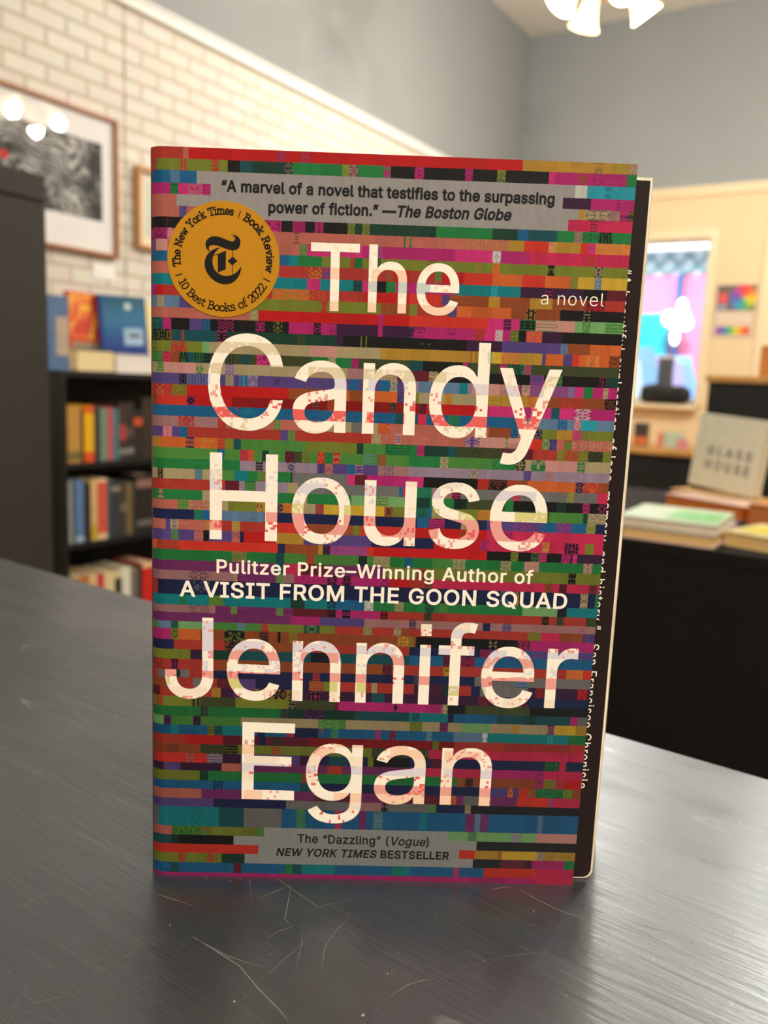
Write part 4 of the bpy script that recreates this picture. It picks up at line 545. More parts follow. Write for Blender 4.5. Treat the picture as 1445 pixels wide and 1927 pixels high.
ROWS = r'''i:215 S:245 R:722 RP:770 R:857 RP:905 R:1445 | R:662 Y:800 YA:840 Y:1045 YDA:1090 Y:1140 YO:1230 EM:1278
iO:70 O:195 iO:240 O:370 iO:410 O:458 K:525 X:590 D:765 DH:810 G:1080 gY:1120 HK:1165 G:1305 MG:1345 K:1445 | K:85 MK:135 K:355 MK:395 K:525 OD:570 K:800 m:835 M:960 IM:1000 M:1035 MV:1090 M:1215 G:1278
B:145 bB:195 B:290 W:1445 | W:940 w:1005 t:1100 tB:1130 t:1278
M:145 GD:190 m:240 MC:320 M:365 W:1445 | W:875 V:1025 M:1160 MV:1180 M:1278
S:180 W:1445 | W:955 YE:1000 EV:1120 HQ:1180 MV:1220 DA:1278
S:195 P:235 S:300 W:1445 | W:903 q:1020 qK:1060 q:1278
K:115 KU:140 K:660 MK:750 K:810 MK:880 K:930 MK:980 K:1110 OD:1150 D:1190 OD:1230 D:1445 | D:160 DK:200 G:500 D:635 B:690 X:845 G:935 HG:980 GD:1065 KG:1140 G:1278
MK:130 CM:160 S:815 SK:850 S:1415 G:1425 S:1445 | S:30 GS:70 S:340 SY:590 Y:670 r:800 aE:840 Y:970 r:1010 mP:1050 aY:1278
PH:65 C:130 S:850 gS:890 m:1190 M:1270 pM:1300 M:1445 | M:300 m:500 wM:545 M:700 q:1010 iq:1045 q:1278
B:70 BG:90 B:790 T:840 G:970 O:1125 i:1145 GK:1190 O:1270 DO:1290 O:1445 | O:150 OU:195 O:410 OA:450 O:500 AO:540 O:795 KO:830 O:1045 KE:1085 O:1278
S:740 i:900 iY:970 PR:1020 i:1320 iG:1360 R:1445 | i:195 gR:230 R:320 RU:350 r:500 A:660 r:780 A:915 gA:955 Z:1045 bE:1080 Z:1278
T:890 m:960 T:1140 XK:1190 m:1270 K:1320 G:1370 M:1445 | M:300 T:490 tT:530 T:650 V:780 KM:820 V:985 K:1110 U:1278
M:70 R:105 iR:170 i:700 Ag:900 iA:1000 i:1200 R:1445 | r:230 P:270 I:480 Y:540 I:700 Y:820 I:1000 UR:1100 i:1278
b:70 Eb:110 b:195 P:600 O:965 iO:1000 O:1290 I:1445 | O:100 i:265 P:310 A:600 I:680 KY:730 I:860 K:985 KE:1020 K:1278
S:575 EO:625 R:1270 MR:1310 R:1445 | r:475 m:560 VM:600 m:645 KG:730 Cg:850 C:940 J:980 gJ:1020 J:1100 gJ:1278
XG:105 M:150 K:250 P:320 BD:365 K:405 KM:490 K:610 KM:660 K:705 KO:755 K:790 M:925 KM:965 M:1010 MK:1050 V:1275 M:1300 V:1445 | VP:80 MK:140 M:260 MK:310 M:400 iM:460 m:515 wM:555 M:595 OD:640 K:680 AM:765 V:870 K:1278
DK:70 KO:140 ID:155 X:205 iX:220 X:400 KM:450 D:835 FD:880 D:1050 VN:1085 K:1180 KO:1215 K:1445 | K:125 KO:170 K:370 V:560 P:880 bP:920 I:1040 A:1278
OD:70 O:150 iO:235 O:320 J:360 E:660 EC:705 E:905 C:1050 E:1290 Y:1445 | Y:390 YI:425 Y:440 J:510 Z:560 aO:650 Y:780 P:800 A:895 P:945 r:980 A:1020 aI:1090 A:1145 IK:1278
gX:105 qU:150 I:195 KG:240 X:270 DG:325 KX:380 O:445 FK:490 F:530 DX:580 F:615 mK:700 F:915 GF:990 G:1005 EG:1045 G:1130 MK:1170 F:1340 FK:1380 F:1445 | D:60 XD:130 K:270 KD:350 M:375 F:550 MU:590 DG:680 MG:720 F:1278
E:70 gE:110 C:285 gC:325 E:445 LP:490 E:860 YE:920 EC:1050 E:1110 H:1200 E:1300 EH:1380 U:1445 | U:165 EU:215 K:715 PM:790 K:855 gK:890 K:1090 KM:1130 D:1278
P:195 KP:235 Pb:360 P:445 EP:490 P:520 Bb:570 LP:620 P:710 PK:740 P:1120 B:1170 P:1280 B:1340 EB:1380 P:1445 | L:110 b:330 T:375 L:400 C:550 HC:600 C:650 mD:670 CG:715 p:920 bM:960 m:1005 G:1055 M:1110 EM:1140 M:1278
i:65 RE:110 i:155 OI:235 R:790 I:1050 A:1120 I:1230 A:1380 PN:1445 | YN:45 O:110 E:250 YA:290 E:430 YO:590 Y:700 AY:800 I:880 iI:1010 I:1120 KI:1278
I:70 r:235 KM:280 R:480 d:920 DR:955 d:1000 IR:1050 d:1340 DR:1370 d:1445 | d:115 U:150 R:490 m:640 M:720 CM:780 m:830 X:875 m:955 Mw:1045 M:1278
B:480 BM:530 BT:610 B:1110 BX:1170 B:1370 X:1415 B:1445 | X:105 q:150 B:270 GB:330 B:700 b:860 Bb:920 b:955 Cm:990 t:1080 b:1278
H:190 iH:275 H:405 i:450 Sb:520 S:710 gS:745 S:945 E:1130 Q:1210 E:1275 Ai:1340 S:1445 | S:490 I:610 BK:650 S:720 NY:780 O:860 Y:945 mG:990 gR:1030 O:1278
P:105 Cm:155 P:195 B:240 i:745 P:785 gS:825 i:1240 EA:1290 S:1370 CP:1400 S:1445 | P:15 S:360 PC:440 C:580 gC:595 C:690 r:780 gE:820 PN:860 S:900 gR:940 SE:1278
YA:90 A:230 NA:275 A:310 AY:400 iA:445 O:490 X:530 g:885 O:1160 D:1195 g:1315 GD:1445 | G:100 MD:140 D:270 XD:315 F:390 FK:460 F:560 UF:690 U:730 i:860 O:900 iO:975 OI:1030 FK:1110 O:1278
g:400 B:440 g:525 iM:570 AR:600 g:645 D:680 g:770 UK:820 F:860 OF:905 g:945 RA:985 G:1030 RE:1070 g:1195 gb:1260 g:1275 iG:1320 g:1445 | GE:20 G:225 EG:270 g:510 Gg:580 G:635 KE:690 E:720 GC:800 C:970 GC:1015 E:1278
G:525 L:610 KL:650 L:780 PE:825 L:945 PN:985 SP:1030 P:1110 B:1150 PC:1195 P:1275 H:1310 HP:1360 H:1445 | L:385 EP:430 L:680 P:720 L:800 HL:840 L:1278
E:70 KE:110 E:280 bg:320 E:430 g:495 T:570 G:620 gR:690 G:800 D:810 Q:1110 m:1150 U:1215 M:1445 | m:135 K:430 RI:490 KI:590 iI:640 I:700 A:960 NA:1005 iA:1100 I:1278
i:445 U:520 L:550 gN:610 L:785 E:840 Q:1390 B:1410 q:1445 | B:20 G:100 GB:180 H:290 UM:340 Q:620 qQ:665 Q:915 OE:955 Q:1080 q:1278
G:75 GC:110 G:320 E:360 G:490 E:525 G:860 EC:890 G:1130 J:1200 gE:1330 J:1445 | G:60 D:170 G:300 KD:370 F:580 G:625 K:860 DK:910 K:1000 MK:1040 K:1080 KM:1278
S:185 gS:245 SE:360 E:460 O:610 YN:650 Y:670 NY:760 AY:810 E:935 IM:980 Z:1200 OY:1260 Z:1310 UY:1355 O:1445 | O:90 XG:160 B:180 EO:300 O:430 YR:540 DG:800 DO:820 g:1000 DG:1030 EQ:1278
N:275 GB:320 B:370 b:655 N:1445 | N:100 B:165 MK:250 N:340 EY:420 N:480 P:620 PM:740 P:780 B:860 PM:940 B:1020 OE:1070 N:1278
S:120 P:145 EP:190 S:340 YS:360 i:480 YE:525 i:670 r:880 I:1140 OI:1180 r:1445 | R:330 IR:365 iY:430 R:480 q:560 MU:620 q:1278
P:150 gP:190 P:275 SP:325 K:355 P:480 SP:525 N:545 R:720 Y:870 P:1240 N:1445 | N:190 R:440 MU:490 q:780 Yq:820 q:900 KM:980 q:1015 O:1060 q:1278
A:70 iI:190 r:730 N:770 I:950 Y:975 V:1015 pM:1215 r:1250 R:1445 | R:480 K:610 OK:650 K:720 DO:765 mK:805 K:885 MK:935 K:945 m:970 V:1278
G:480 gS:560 G:720 X:765 g:885 iO:930 g:1170 DK:1215 g:1250 EO:1340 G:1420 B:1445 | B:160 G:270 gG:310 g:380 EG:450 G:640 EG:700 G:770 CE:850 G:1090 CG:1140 G:1278
e:720 X:760 q:860 U:1000 e:1300 O:1445 | O:185 IU:230 O:1010 KO:1050 O:1278
H:245 HV:355 H:490 ES:510 e:720 gE:760 H:820 M:1000 KM:1050 M:1080 KM:1130 M:1290 MK:1340 R:1445 | i:230 IK:270 q:880 IU:920 q:960 UK:1000 q:1120 UI:1165 q:1278
i:75 N:270 NQ:360 N:560 NV:690 N:1370 NV:1445 | N:60 NV:220 N:640 Nb:680 N:720 YN:740 N:1075 EK:1115 N:1155 G:1278
T:195 GT:230 T:355 gO:435 T:800 D:875 T:1000 NT:1045 B:1200 wG:1250 G:1365 EG:1415 G:1445 | G:230 DG:280 G:310 g:350 G:760 J:950 KN:1000 T:1278
H:245 HK:355 H:390 e:475 gH:510 e:720 gH:760 e:815 U:1000 KU:1045 M:1080 KM:1125 M:1285 KR:1330 i:1445 | i:225 FK:265 i:865 KI:905 i:945 FK:985 i:1105 F:1278
e:800 M:960 P:1200 H:1445 | P:145 NH:180 H:545 N:585 H:650 PH:700 H:1060 HM:1110 H:1278
g:75 b:150 XG:190 J:320 g:510 bg:550 g:640 iO:680 O:870 DJ:960 O:1040 i:1195 OE:1240 i:1360 EI:1400 I:1445 | i:55 EI:95 i:790 OI:860 q:960 I:1090 PV:1278
M:150 OK:190 A:310 I:440 KO:550 I:630 KI:680 I:730 K:745 I:790 OI:840 I:1380 YI:1445 | I:100 OI:170 I:180 K:580 KE:620 K:730 UM:800 M:1278
N:165 i:440 KI:560 I:820 i:1445 | N:530 UM:580 P:770 B:800 P:1278
O:255 V:310 D:510 X:910 KN:1010 X:1445 | B:330 UK:370 UM:500 B:780 B:1278
iK:110 i:150 KM:190 i:400 I:760 I:1100 I:1300 UK:1350 i:1445 | i:330 YK:370 I:430 i:1000 AY:1090 r:1278
i:75 Q:140 D:200 Q:250 i:320 N:540 NV:680 N:920 iN:960 N:1445 | N:170 NQ:210 N:500 Q:720 bK:790 Q:1278
I:160 i:270 Q:310 i:400 U:480 P:610 NV:900 iO:980 O:1030 i:1240 E:1270 i:1445 | i:50 EO:100 i:170 VU:330 DK:360 i:480 N:530 Q:790 V:830 UR:880 N:900 V:1060 RU:1110 V:1278
U:90 i:370 YI:420 V:490 e:600 KY:800 V:900 KM:970 V:1240 X:1310 V:1445 | V:520 U:570 V:750 KM:790 N:1278
O:60 iO:110 O:260 KO:310 F:500 O:790 KE:830 F:1040 U:1060 M:1360 KM:1380 M:1445 | M:255 MK:320 EK:355 K:450 F:800 K:1278
G:310 VG:350 G:745 VG:785 D:870 VP:980 D:1145 X:1445 | T:160 XT:200 T:355 NK:385 B:620 X:780 D:830 X:1020 M:1060 Q:1278
J:110 Ve:150 g:270 V:310 g:530 E:950 gJ:1065 g:1100 E:1445 | E:115 O:215 E:310 eV:355 E:430 J:585 EC:620 E:700 YE:740 E:895 eE:935 Z:1050 YO:1278
B:150 T:190 B:350 OK:385 X:430 T:540 B:620 N:660 B:780 iM:820 N:950 Bi:980 B:1020 gT:1060 B:1260 MB:1290 B:1340 UM:1370 B:1445 | B:30 PU:75 B:235 bT:270 B:385 b:540 wT:570 T:890 tG:930 T:1010 G:1278
i:225 R:430 U:630 N:665 U:705 DU:750 U:900 d:1445 | d:270 OF:305 d:390 i:660 iU:1020 i:1278
I:130 IK:190 I:310 F:430 KO:515 O:700 iO:745 O:1240 F:1445 | F:170 DO:250 q:1010 qU:1030 q:1278
r:235 iL:270 r:345 LK:430 V:530 L:600 P:850 V:960 N:1010 X:1110 N:1220 O:1250 K:1445 | N:260 UN:320 N:730 NV:750 N:875 DG:960 q:995 ND:1278
V:110 P:200 V:425 S:530 e:1000 i:1080 e:1445 | MC:200 q:580 M:830 MV:875 q:1278
O:305 D:350 G:860 I:930 G:1445 | G:400 IO:450 KI:490 I:830 MU:875 OI:940 iM:985 R:1278
B:380 NB:430 B:850 X:930 N:1445 | N:590 P:680 AN:710 P:740 r:790 iO:830 GD:980 Og:1030 I:1278
S:315 e:930 U:1160 e:1445 | U:360 AI:400 e:440 Q:520 e:730 r:905 p:925 q:1278
P:380 N:775 Q:1110 H:1290 KH:1330 Q:1445 | Q:250 gQ:290 N:445 EN:480 K:1278
Q:80 T:260 TX:310 T:410 X:545 Q:750 B:830 gB:880 B:1040 qB:1080 B:1170 e:1210 B:1250 bG:1300 B:1445 | B:200 TB:240 B:450 e:500 b:530 eB:575 B:840 bB:870 B:1278
S:155 gK:310 gI:370 O:540 OF:620 g:655 z:1445 | z:360 J:465 gQ:510 J:695 LJ:760 J:830 C:1278
X:150 DK:190 K:490 z:1445 | z:510 K:1278
r:625 z:1445 | z:415 r:500 Y:620 YI:650 Z:840 EP:880 YO:1278
O:190 iO:230 O:345 iO:385 O:425 D:550 z:1445 | z:490 K:640 U:770 KU:810 M:880 MU:900 M:985 G:1278
B:150 X:190 B:490 U:530 B:770 G:810 X:860 T:1040 B:1350 TG:1415 T:1445 | T:20 G:110 B:385 qB:415 B:550 r:835 q:1278
M:1445 | M:480 MU:660 M:820 q:1278'''.strip().split('\n')
LB_ = [274.5, 296, 318, 342, 363, 385, 406, 427, 448.6, 470, 490, 512.6, 534, 554, 576.6, 596, 618, 639.3, 660, 679.6, 700, 721, 742, 760, 780.6, 800.7, 820, 840, 861, 879.6, 899, 919, 938, 956, 975, 994, 1014.5, 1032, 1052, 1071, 1088.5, 1116, 1136, 1150, 1167, 1181, 1201.6, 1220, 1238, 1258.7, 1272.6, 1290, 1308, 1327, 1345.3, 1362, 1380, 1398, 1415, 1433, 1447.6, 1466, 1482, 1500, 1516, 1552.5, 1569, 1586, 1603, 1621, 1640, 1646]
RB_ = [309, 329.4, 353, 377, 398, 417.7, 439.5, 460.7, 481, 505, 525, 547.6, 567.7, 588, 608, 629.5, 650.8, 671, 693, 711.7, 731, 752, 772, 793, 813, 831, 851, 871, 891.6, 910, 929.7, 948.7, 967.8, 987.5, 1006, 1025, 1045, 1062, 1080.6, 1102, 1118.6, 1146, 1163.6, 1180, 1194, 1210, 1229, 1243, 1262, 1279.5, 1298, 1317.6, 1335, 1350.5, 1367, 1385, 1402.7, 1418, 1435, 1453, 1469.5, 1486.7, 1504, 1521, 1536.6, 1570.5, 1588, 1605, 1621, 1637, 1654.6, 1666]
NR = len(ROWS)
def edge_px(i, right):
    if right: y = RB_[i]; return (1201 + (1077 - 1201) * (y - 308) / (1666 - 308), y)
    y = LB_[i]; return (281 + 6 * (y - 275) / (1646 - 275), y)
RV = []
for i in range(NR + 1):
    vl = 0.0 if i == 0 else 1.0 if i == NR else uv(*edge_px(i, False))[1]
    vr = 0.0 if i == 0 else 1.0 if i == NR else uv(*edge_px(i, True))[1]
    RV.append((vl, vr))
def rowv(i, u): return RV[i][0] * (1 - u) + RV[i][1] * u
rc = random.Random(11)
segs_all = []
for i, line in enumerate(ROWS):
    lpart, rpart = line.split('|')
    if i <= 15: ol, orr, sr = 270, 750, 2.833
    elif i <= 36: ol, orr, sr = 270, 750, 2.89
    else: ol, orr, sr = 270, 720, 2.89
    out = []
    ym = lambda x: (LB_[i] + LB_[i + 1]) / 2 + ((RB_[i] + RB_[i + 1]) / 2 - (LB_[i] + LB_[i + 1]) / 2) * (x - 285) / (1140 - 285)
    for tok in lpart.split():
        c, z = tok.split(':'); x = ol + float(z) / 2.89; out.append((c, uv(x, ym(x))[0]))
    umid = out[-1][1]
    for tok in rpart.split():
        c, z = tok.split(':'); x = orr + float(z) / sr
        u = uv(x, ym(x))[0]
        if u > umid + 1e-4: out.append((c, u))
    out[-1] = (out[-1][0], 1.0)
    segs_all.append(out)

def color_mesh(bm_faces, name, mats, parent, cols):
    """faces given as lists of points, one colour each (stored on the face corners)"""
    me = bpy.data.meshes.new(name)
    V, F = [], []
    for pts in bm_faces:
        n = len(V); V += [tuple(map(float, p)) for p in pts]; F.append(tuple(range(n, n + len(pts))))
    me.from_pydata(V, [], F); me.update()
    ca = me.color_attributes.new('print', 'FLOAT_COLOR', 'CORNER')
    buf = []
    for pts, c in zip(bm_faces, cols): buf += [*c, 1.0] * len(pts)
    ca.data.foreach_set('color', buf)
    for m in mats: me.materials.append(m)
    o = bpy.data.objects.new(name, me); COL.objects.link(o)
    if parent: o.parent = parent
    return o
book = thing('novel', 'upright paperback novel with a rainbow striped cover and big cream lettering on the table', 'book', BASE)
faces, cols = [], []
USPL = [k * 0.0008 / CW for k in range(1, 6)]
def quad(u0, u1, i, f0, f1, c):
    """one cell of a stripe row between fractions f0..f1 of its height"""
    us = [u0] + [x for x in USPL if u0 < x < u1] + [u1]
    for a, b in zip(us, us[1:]):
        def V(u, f): return rowv(i, u) * (1 - f) + rowv(i + 1, u) * f
        faces.append([S(a, V(a, f1)) - BASE, S(b, V(b, f1)) - BASE, S(b, V(b, f0)) - BASE, S(a, V(a, f0)) - BASE]); cols.append(c)
def jit(c, k=0.07):
    f = 1 + rc.uniform(-k, k); return tuple(min(1, x * f) for x in c)
for i, sg in enumerate(segs_all):
    u0 = 0.0
    # stripe colours get darker in two steps toward the bottom of the cover
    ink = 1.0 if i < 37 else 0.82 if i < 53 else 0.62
    for code, u1 in sg:
        if u1 <= u0: continue
        wmm = (u1 - u0) * CW * 1000
        if len(code) == 1:
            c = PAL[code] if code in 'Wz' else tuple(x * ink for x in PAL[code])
            if code in 'Wz': quad(u0, u1, i, 0, 1, c)
            else:
                # blocks of slightly different dye, now and then a fleck of a neighbour colour
                x = u0
                while x < u1 - 1e-6:
                    xn = min(u1, x + rc.uniform(1.2, 6.5) / 1000 / CW)
                    if u1 - xn < 0.8 / 1000 / CW: xn = u1
                    if rc.random() < 0.06 and xn - x > 1e-3:
                        o1 = jit(c, 0.22); o2 = jit(c, 0.1)
                        for k in range(4): quad(x, xn, i, k / 4, (k + 1) / 4, o1 if rc.random() < 0.45 else o2)
                    else: quad(x, xn, i, 0, 1, jit(c))
                    x = xn
        else:
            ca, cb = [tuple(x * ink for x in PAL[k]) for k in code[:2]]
            n = max(2, round(wmm / 0.42)); rows = 7; cb = tuple(a * .4 + b * .6 for a, b in zip(ca, cb))
            style = rc.random()
            patt = {}
            for k in range(rows):
                for j in range((n + 1) // 2):
                    if style < 0.5: b_ = rc.random() < 0.42
                    elif style < 0.75: b_ = ((j + k) % 2 == 0) and rc.random() < 0.8
                    elif style < 0.88: b_ = k % 2 == 0 and rc.random() < 0.85
                    else: b_ = j % 2 == 0 and rc.random() < 0.9
                    patt[k, j] = patt[k, n - 1 - j] = b_
            if rc.random() < 0.5:
                for k in range(rows // 2):
                    for j in range(n): patt[rows - 1 - k, j] = patt[k, j]
            for k in range(rows):
                j = 0
                while j < n:
                    j2 = j
                    while j2 < n and patt[k, j2] == patt[k, j]: j2 += 1
                    quad(u0 + (u1 - u0) * j / n, u0 + (u1 - u0) * j2 / n, i, k / rows, (k + 1) / rows, jit(cb if patt[k, j] else ca, 0.1)); j = j2
        u0 = u1
paper = mat('uncoated book paper', (238, 226, 204), 0.8, 0.1, 0.04, 200)
coverm = printed('printed cover', 'print', 0.42, 0.2)
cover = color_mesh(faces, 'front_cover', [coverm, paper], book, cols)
# inner face and white cut edges of the cover board
bm = bmesh.new(); TH = 0.00035; nU = 16
ug = [k / 40 for k in range(4)] + [0.1 + 0.9 * k / nU for k in range(nU + 1)]
def back(u, v): return S(u, v) - cn * TH - BASE
def front(u, v): return S(u, v) - BASE
for a, b in zip(ug, ug[1:]):
    poly(bm, [back(a, 0), back(b, 0), back(b, 1), back(a, 1)]); poly(bm, [front(a, 0), front(b, 0), back(b, 0), back(a, 0)]); poly(bm, [front(b, 1), front(a, 1), back(a, 1), back(b, 1)])
poly(bm, [front(1, 0), front(1, 1), back(1, 1), back(1, 0)])
obj('cover_lining', bm, paper, book)

# --- lettering on the cover
ink_cream = lin((243, 228, 206))
TINT = {'k': lin((226, 150, 136)), 'r': lin((222, 88, 84)), 'o': lin((240, 196, 164)), 'l': lin((214, 202, 204)), 'y': lin((208, 196, 124)), 'e': lin((216, 196, 160)), 'c': lin((236, 214, 188)), 'g': lin((190, 196, 184)), 'a': lin((232, 150, 84)), 'x': ink_cream}
def pieces(V, F, cuts_s, cuts_t):
    bm = bmesh.new(); vs = [bm.verts.new((x, y, 0)) for x, y in V]
    for f in F:
        try: bm.faces.new([vs[i] for i in f])
        except ValueError: pass
    for ax, cs in ((0, cuts_s), (1, cuts_t)):
        for c in cs:
            co = [0, 0, 0]; no = [0, 0, 0]; co[ax] = c; no[ax] = 1
            bmesh.ops.bisect_plane(bm, geom=bm.verts[:] + bm.edges[:] + bm.faces[:], plane_co=co, plane_no=no, dist=1e-9)
    out = []
    for f in bm.faces:
        p = [(v.co.x, v.co.y) for v in f.verts]
        if f.normal.z < 0: p = p[::-1]
        out.append(p)
    bm.free(); return out
def row_of(s, t):
    u, v = s / CW, 1 - t / HB
    for i in range(NR):
        if rowv(i, u) <= v < rowv(i + 1, u): return i, (v - rowv(i, u)) / (rowv(i + 1, u) - rowv(i, u))
    return NR - 1, 0.5
letter_m = printed('cream lettering ink', 'print', 0.4, 0.35, 0.012)
# how the stripes show through the big letters: row -> (tint, share, speckled tint, share of speckle)
SHOW = {8: ('x', 0, 'c', .15), 9: ('c', .5, 'l', .1), 10: ('o', .6, 'c', .2), 11: ('g', .7, 'o', .1), 12: ('x', 0, 'c', .1), 13: ('o', .85, 'c', 0), 14: ('c', .8, 'o', .2),
        16: ('x', 0, 'c', .1), 17: ('e', .8, 'c', .2), 18: ('x', 0, 'k', .04), 19: ('e', .5, 'c', .3), 20: ('l', .7, 'e', .1), 21: ('x', .0, 'k', .22), 22: ('x', 0, 'r', .32), 23: ('r', .75, 'k', .3), 24: ('x', 0, 'e', .25), 25: ('c', .5, 'o', .2), 26: ('x', 0, 'c', .2), 27: ('x', 0, 'c', .1),
        28: ('x', 0, 'l', .1), 29: ('c', .3, 'l', .25), 30: ('l', .6, 'k', .15), 31: ('x', 0, 'l', .15), 32: ('y', .35, 'c', .2), 33: ('k', .45, 'r', .25), 34: ('k', .55, 'r', .3), 35: ('x', 0, 'k', .35), 36: ('x', 0, 'k', .3),
        43: ('c', .4, 'l', .2), 44: ('l', .5, 'k', .15), 45: ('l', .3, 'k', .3), 46: ('l', .8, 'k', .08), 47: ('k', .5, 'l', .3), 48: ('x', 0, 'l', .3), 49: ('k', .75, 'r', .15), 50: ('y', .3, 'l', .2), 51: ('c', .3, 'k', .08), 52: ('x', 0, 'k', .1),
        54: ('x', 0, 'c', .1), 55: ('x', 0, 'c', .1), 56: ('o', .35, 'k', .1), 57: ('o', .7, 'k', .2), 58: ('c', .6, 'k', .15), 59: ('l', .85, 'k', .15), 60: ('c', .5, 'r', .15), 61: ('k', .45, 'r', .2), 62: ('o', .7, 'k', .05), 63: ('c', .7, 'l', .2), 64: ('l', .3, 'r', .08)}
def big_title(name, text, pL, pR, cap, bold, track=0.0):
    sL, sR = st(*pL), st(*pR); capt = st(pL[0], pL[1] - cap)[1] - sL[1]
    V, F = place_line([(text, bold, 0)], sL, sR, capt, track)
    ys = [y for _, y in V]; xs = [x for x, _ in V]
    um = (min(xs) + max(xs)) / 2 / CW
    cuts_t = []
    for i in range(NR):
        for f in (0, 1 / 4, 1 / 2, 3 / 4):
            v = rowv(i, um) * (1 - f) + rowv(i + 1, um) * f; t = (1 - v) * HB
            if min(ys) < t < max(ys): cuts_t.append(t)
    cuts_s = list(np.arange(min(xs), max(xs), 0.0007))
    fs, cs = [], []; cache = {}
    rt = random.Random(sum(map(ord, text)))
    for p in pieces(V, F, cuts_s, cuts_t):
        mx, my = sum(a for a, _ in p) / len(p), sum(b for _, b in p) / len(p)
        i, fr = row_of(mx, my)
        tint, share, sp, ss = SHOW.get(i, ('x', 0, 'c', .1))
        blk = (i, int(mx / 0.0055)); cell = (i, int(fr * 4), int(mx / 0.0007))
        if blk not in cache: cache[blk] = (rt.random() < share, rt.random())
        if cell not in cache: cache[cell] = rt.random()
        on, busy = cache[blk]
        c = TINT[tint] if on else ink_cream
        if busy < 0.42 and cache[cell] < ss * 1.1: c = TINT[sp]
        fs.append([cover_pt(a, b, 0.00007) for a, b in p]); cs.append(c)
    return color_mesh(fs, name, [letter_m], book, cs)
TB = 0.004
big_title('title_lettering', 'The', (583, 583.0), (861.5, 592.5), 126, TB)
big_title('title_lettering', 'Candy', (391, 804.5), (1049, 827.5), 176, TB)
big_title('title_lettering', 'House', (394.5, 1013.0), (1025, 1035.5), 161, TB)
big_title('author_lettering', 'Jennifer', (311, 1310.5), (1080, 1332.5), 149.5, TB)
big_title('author_lettering', 'Egan', (454.5, 1502), (921, 1515.5), 142.5, TB)
cream_ink = mat('cream ink', (243, 228, 206), 0.4, 0.35, 0.02, 300)
black_ink = mat('black ink', (20, 17, 16), 0.5, 0.2, 0.05, 300)
def small_line(name, runs, pL, pR, cap, m, track=0.0, parent=None):
    sL, sR = st(*pL), st(*pR); capt = st(pL[0], pL[1] - cap)[1] - sL[1]
    V, F = place_line(runs, sL, sR, capt, track)
    bm = bmesh.new(); vs = [bm.verts.new(cover_pt(x, y, 0.00007)) for x, y in V]
    for f in F:
        try: bm.faces.new([vs[i] for i in f])
        except ValueError: pass
    for f in bm.faces:
        f.normal_update()
        if f.normal.dot(Vector(cn)) < 0: f.normal_flip()
    return obj(name, bm, m, parent or book)
q = small_line('quote_lettering', [('“A marvel of a novel that testifies to the surpassing', .027, 0)], (416.5, 359.5), (1043, 384.5), 20, black_ink, 0.012)
small_line('quote_lettering', [('power of fiction.” —', .027, 0), ('The Boston Globe', .027, .2)], (505, 399.5), (962, 414.5), 20, black_ink, 0.012)
small_line('subtitle_lettering', [('a novel', -.006, 0)], (1017, 573), (1135.5, 577), 25, cream_ink, 0.03)
small_line('credit_lettering', [('Pulitzer Prize–Winning Author of', .016, 0)], (407.5, 1077.5), (1002.5, 1098.5), 24.5, cream_ink, 0.03)
small_line('credit_lettering', [('A VISIT FROM THE GOON SQUAD', .018, 0)], (338, 1121), (1066, 1145.5), 28, cream_ink, 0.03)
small_line('praise_lettering', [('The “Dazzling” (', .015, 0), ('Vogue', .015, .2), (')', .015, 0)], (559.5, 1585.2), (806.5, 1592), 15.5, black_ink, 0.02)
small_line('praise_lettering', [('NEW YORK TIMES ', .022, .2), ('BESTSELLER', .024, 0)], (519.5, 1609.7), (845, 1617.5), 14, black_ink, 0.03)

# --- round sticker
SC0 = st(420.5, 488.5); SR = (st(526, 488.5)[0] - st(315, 488.5)[0]) / 2
gold = mat('amber sticker', (182, 122, 2), 0.38, 0.35, 0.05, 600)
bm = bmesh.new(); K = 72
ring = [bm.verts.new(cover_pt(SC0[0] + SR * math.cos(2 * math.pi * k / K), SC0[1] + SR * math.sin(2 * math.pi * k / K), 0.00016)) for k in range(K)]
low = [bm.verts.new(cover_pt(SC0[0] + SR * math.cos(2 * math.pi * k / K), SC0[1] + SR * math.sin(2 * math.pi * k / K), 0.00002)) for k in range(K)]
bm.faces.new(ring)
for k in range(K): bm.faces.new((low[k], low[(k + 1) % K], ring[(k + 1) % K], ring[k]))
sticker = obj('sticker', bm, gold, book); sticker['label'] = 'round amber sticker with black print'
def arc(cx, cy, rx, ry, a0, a1, n=10):
    return [(cx + rx * math.cos(math.radians(a0 + (a1 - a0) * k / n)), cy + ry * math.sin(math.radians(a0 + (a1 - a0) * k / n))) for k in range(n + 1)]
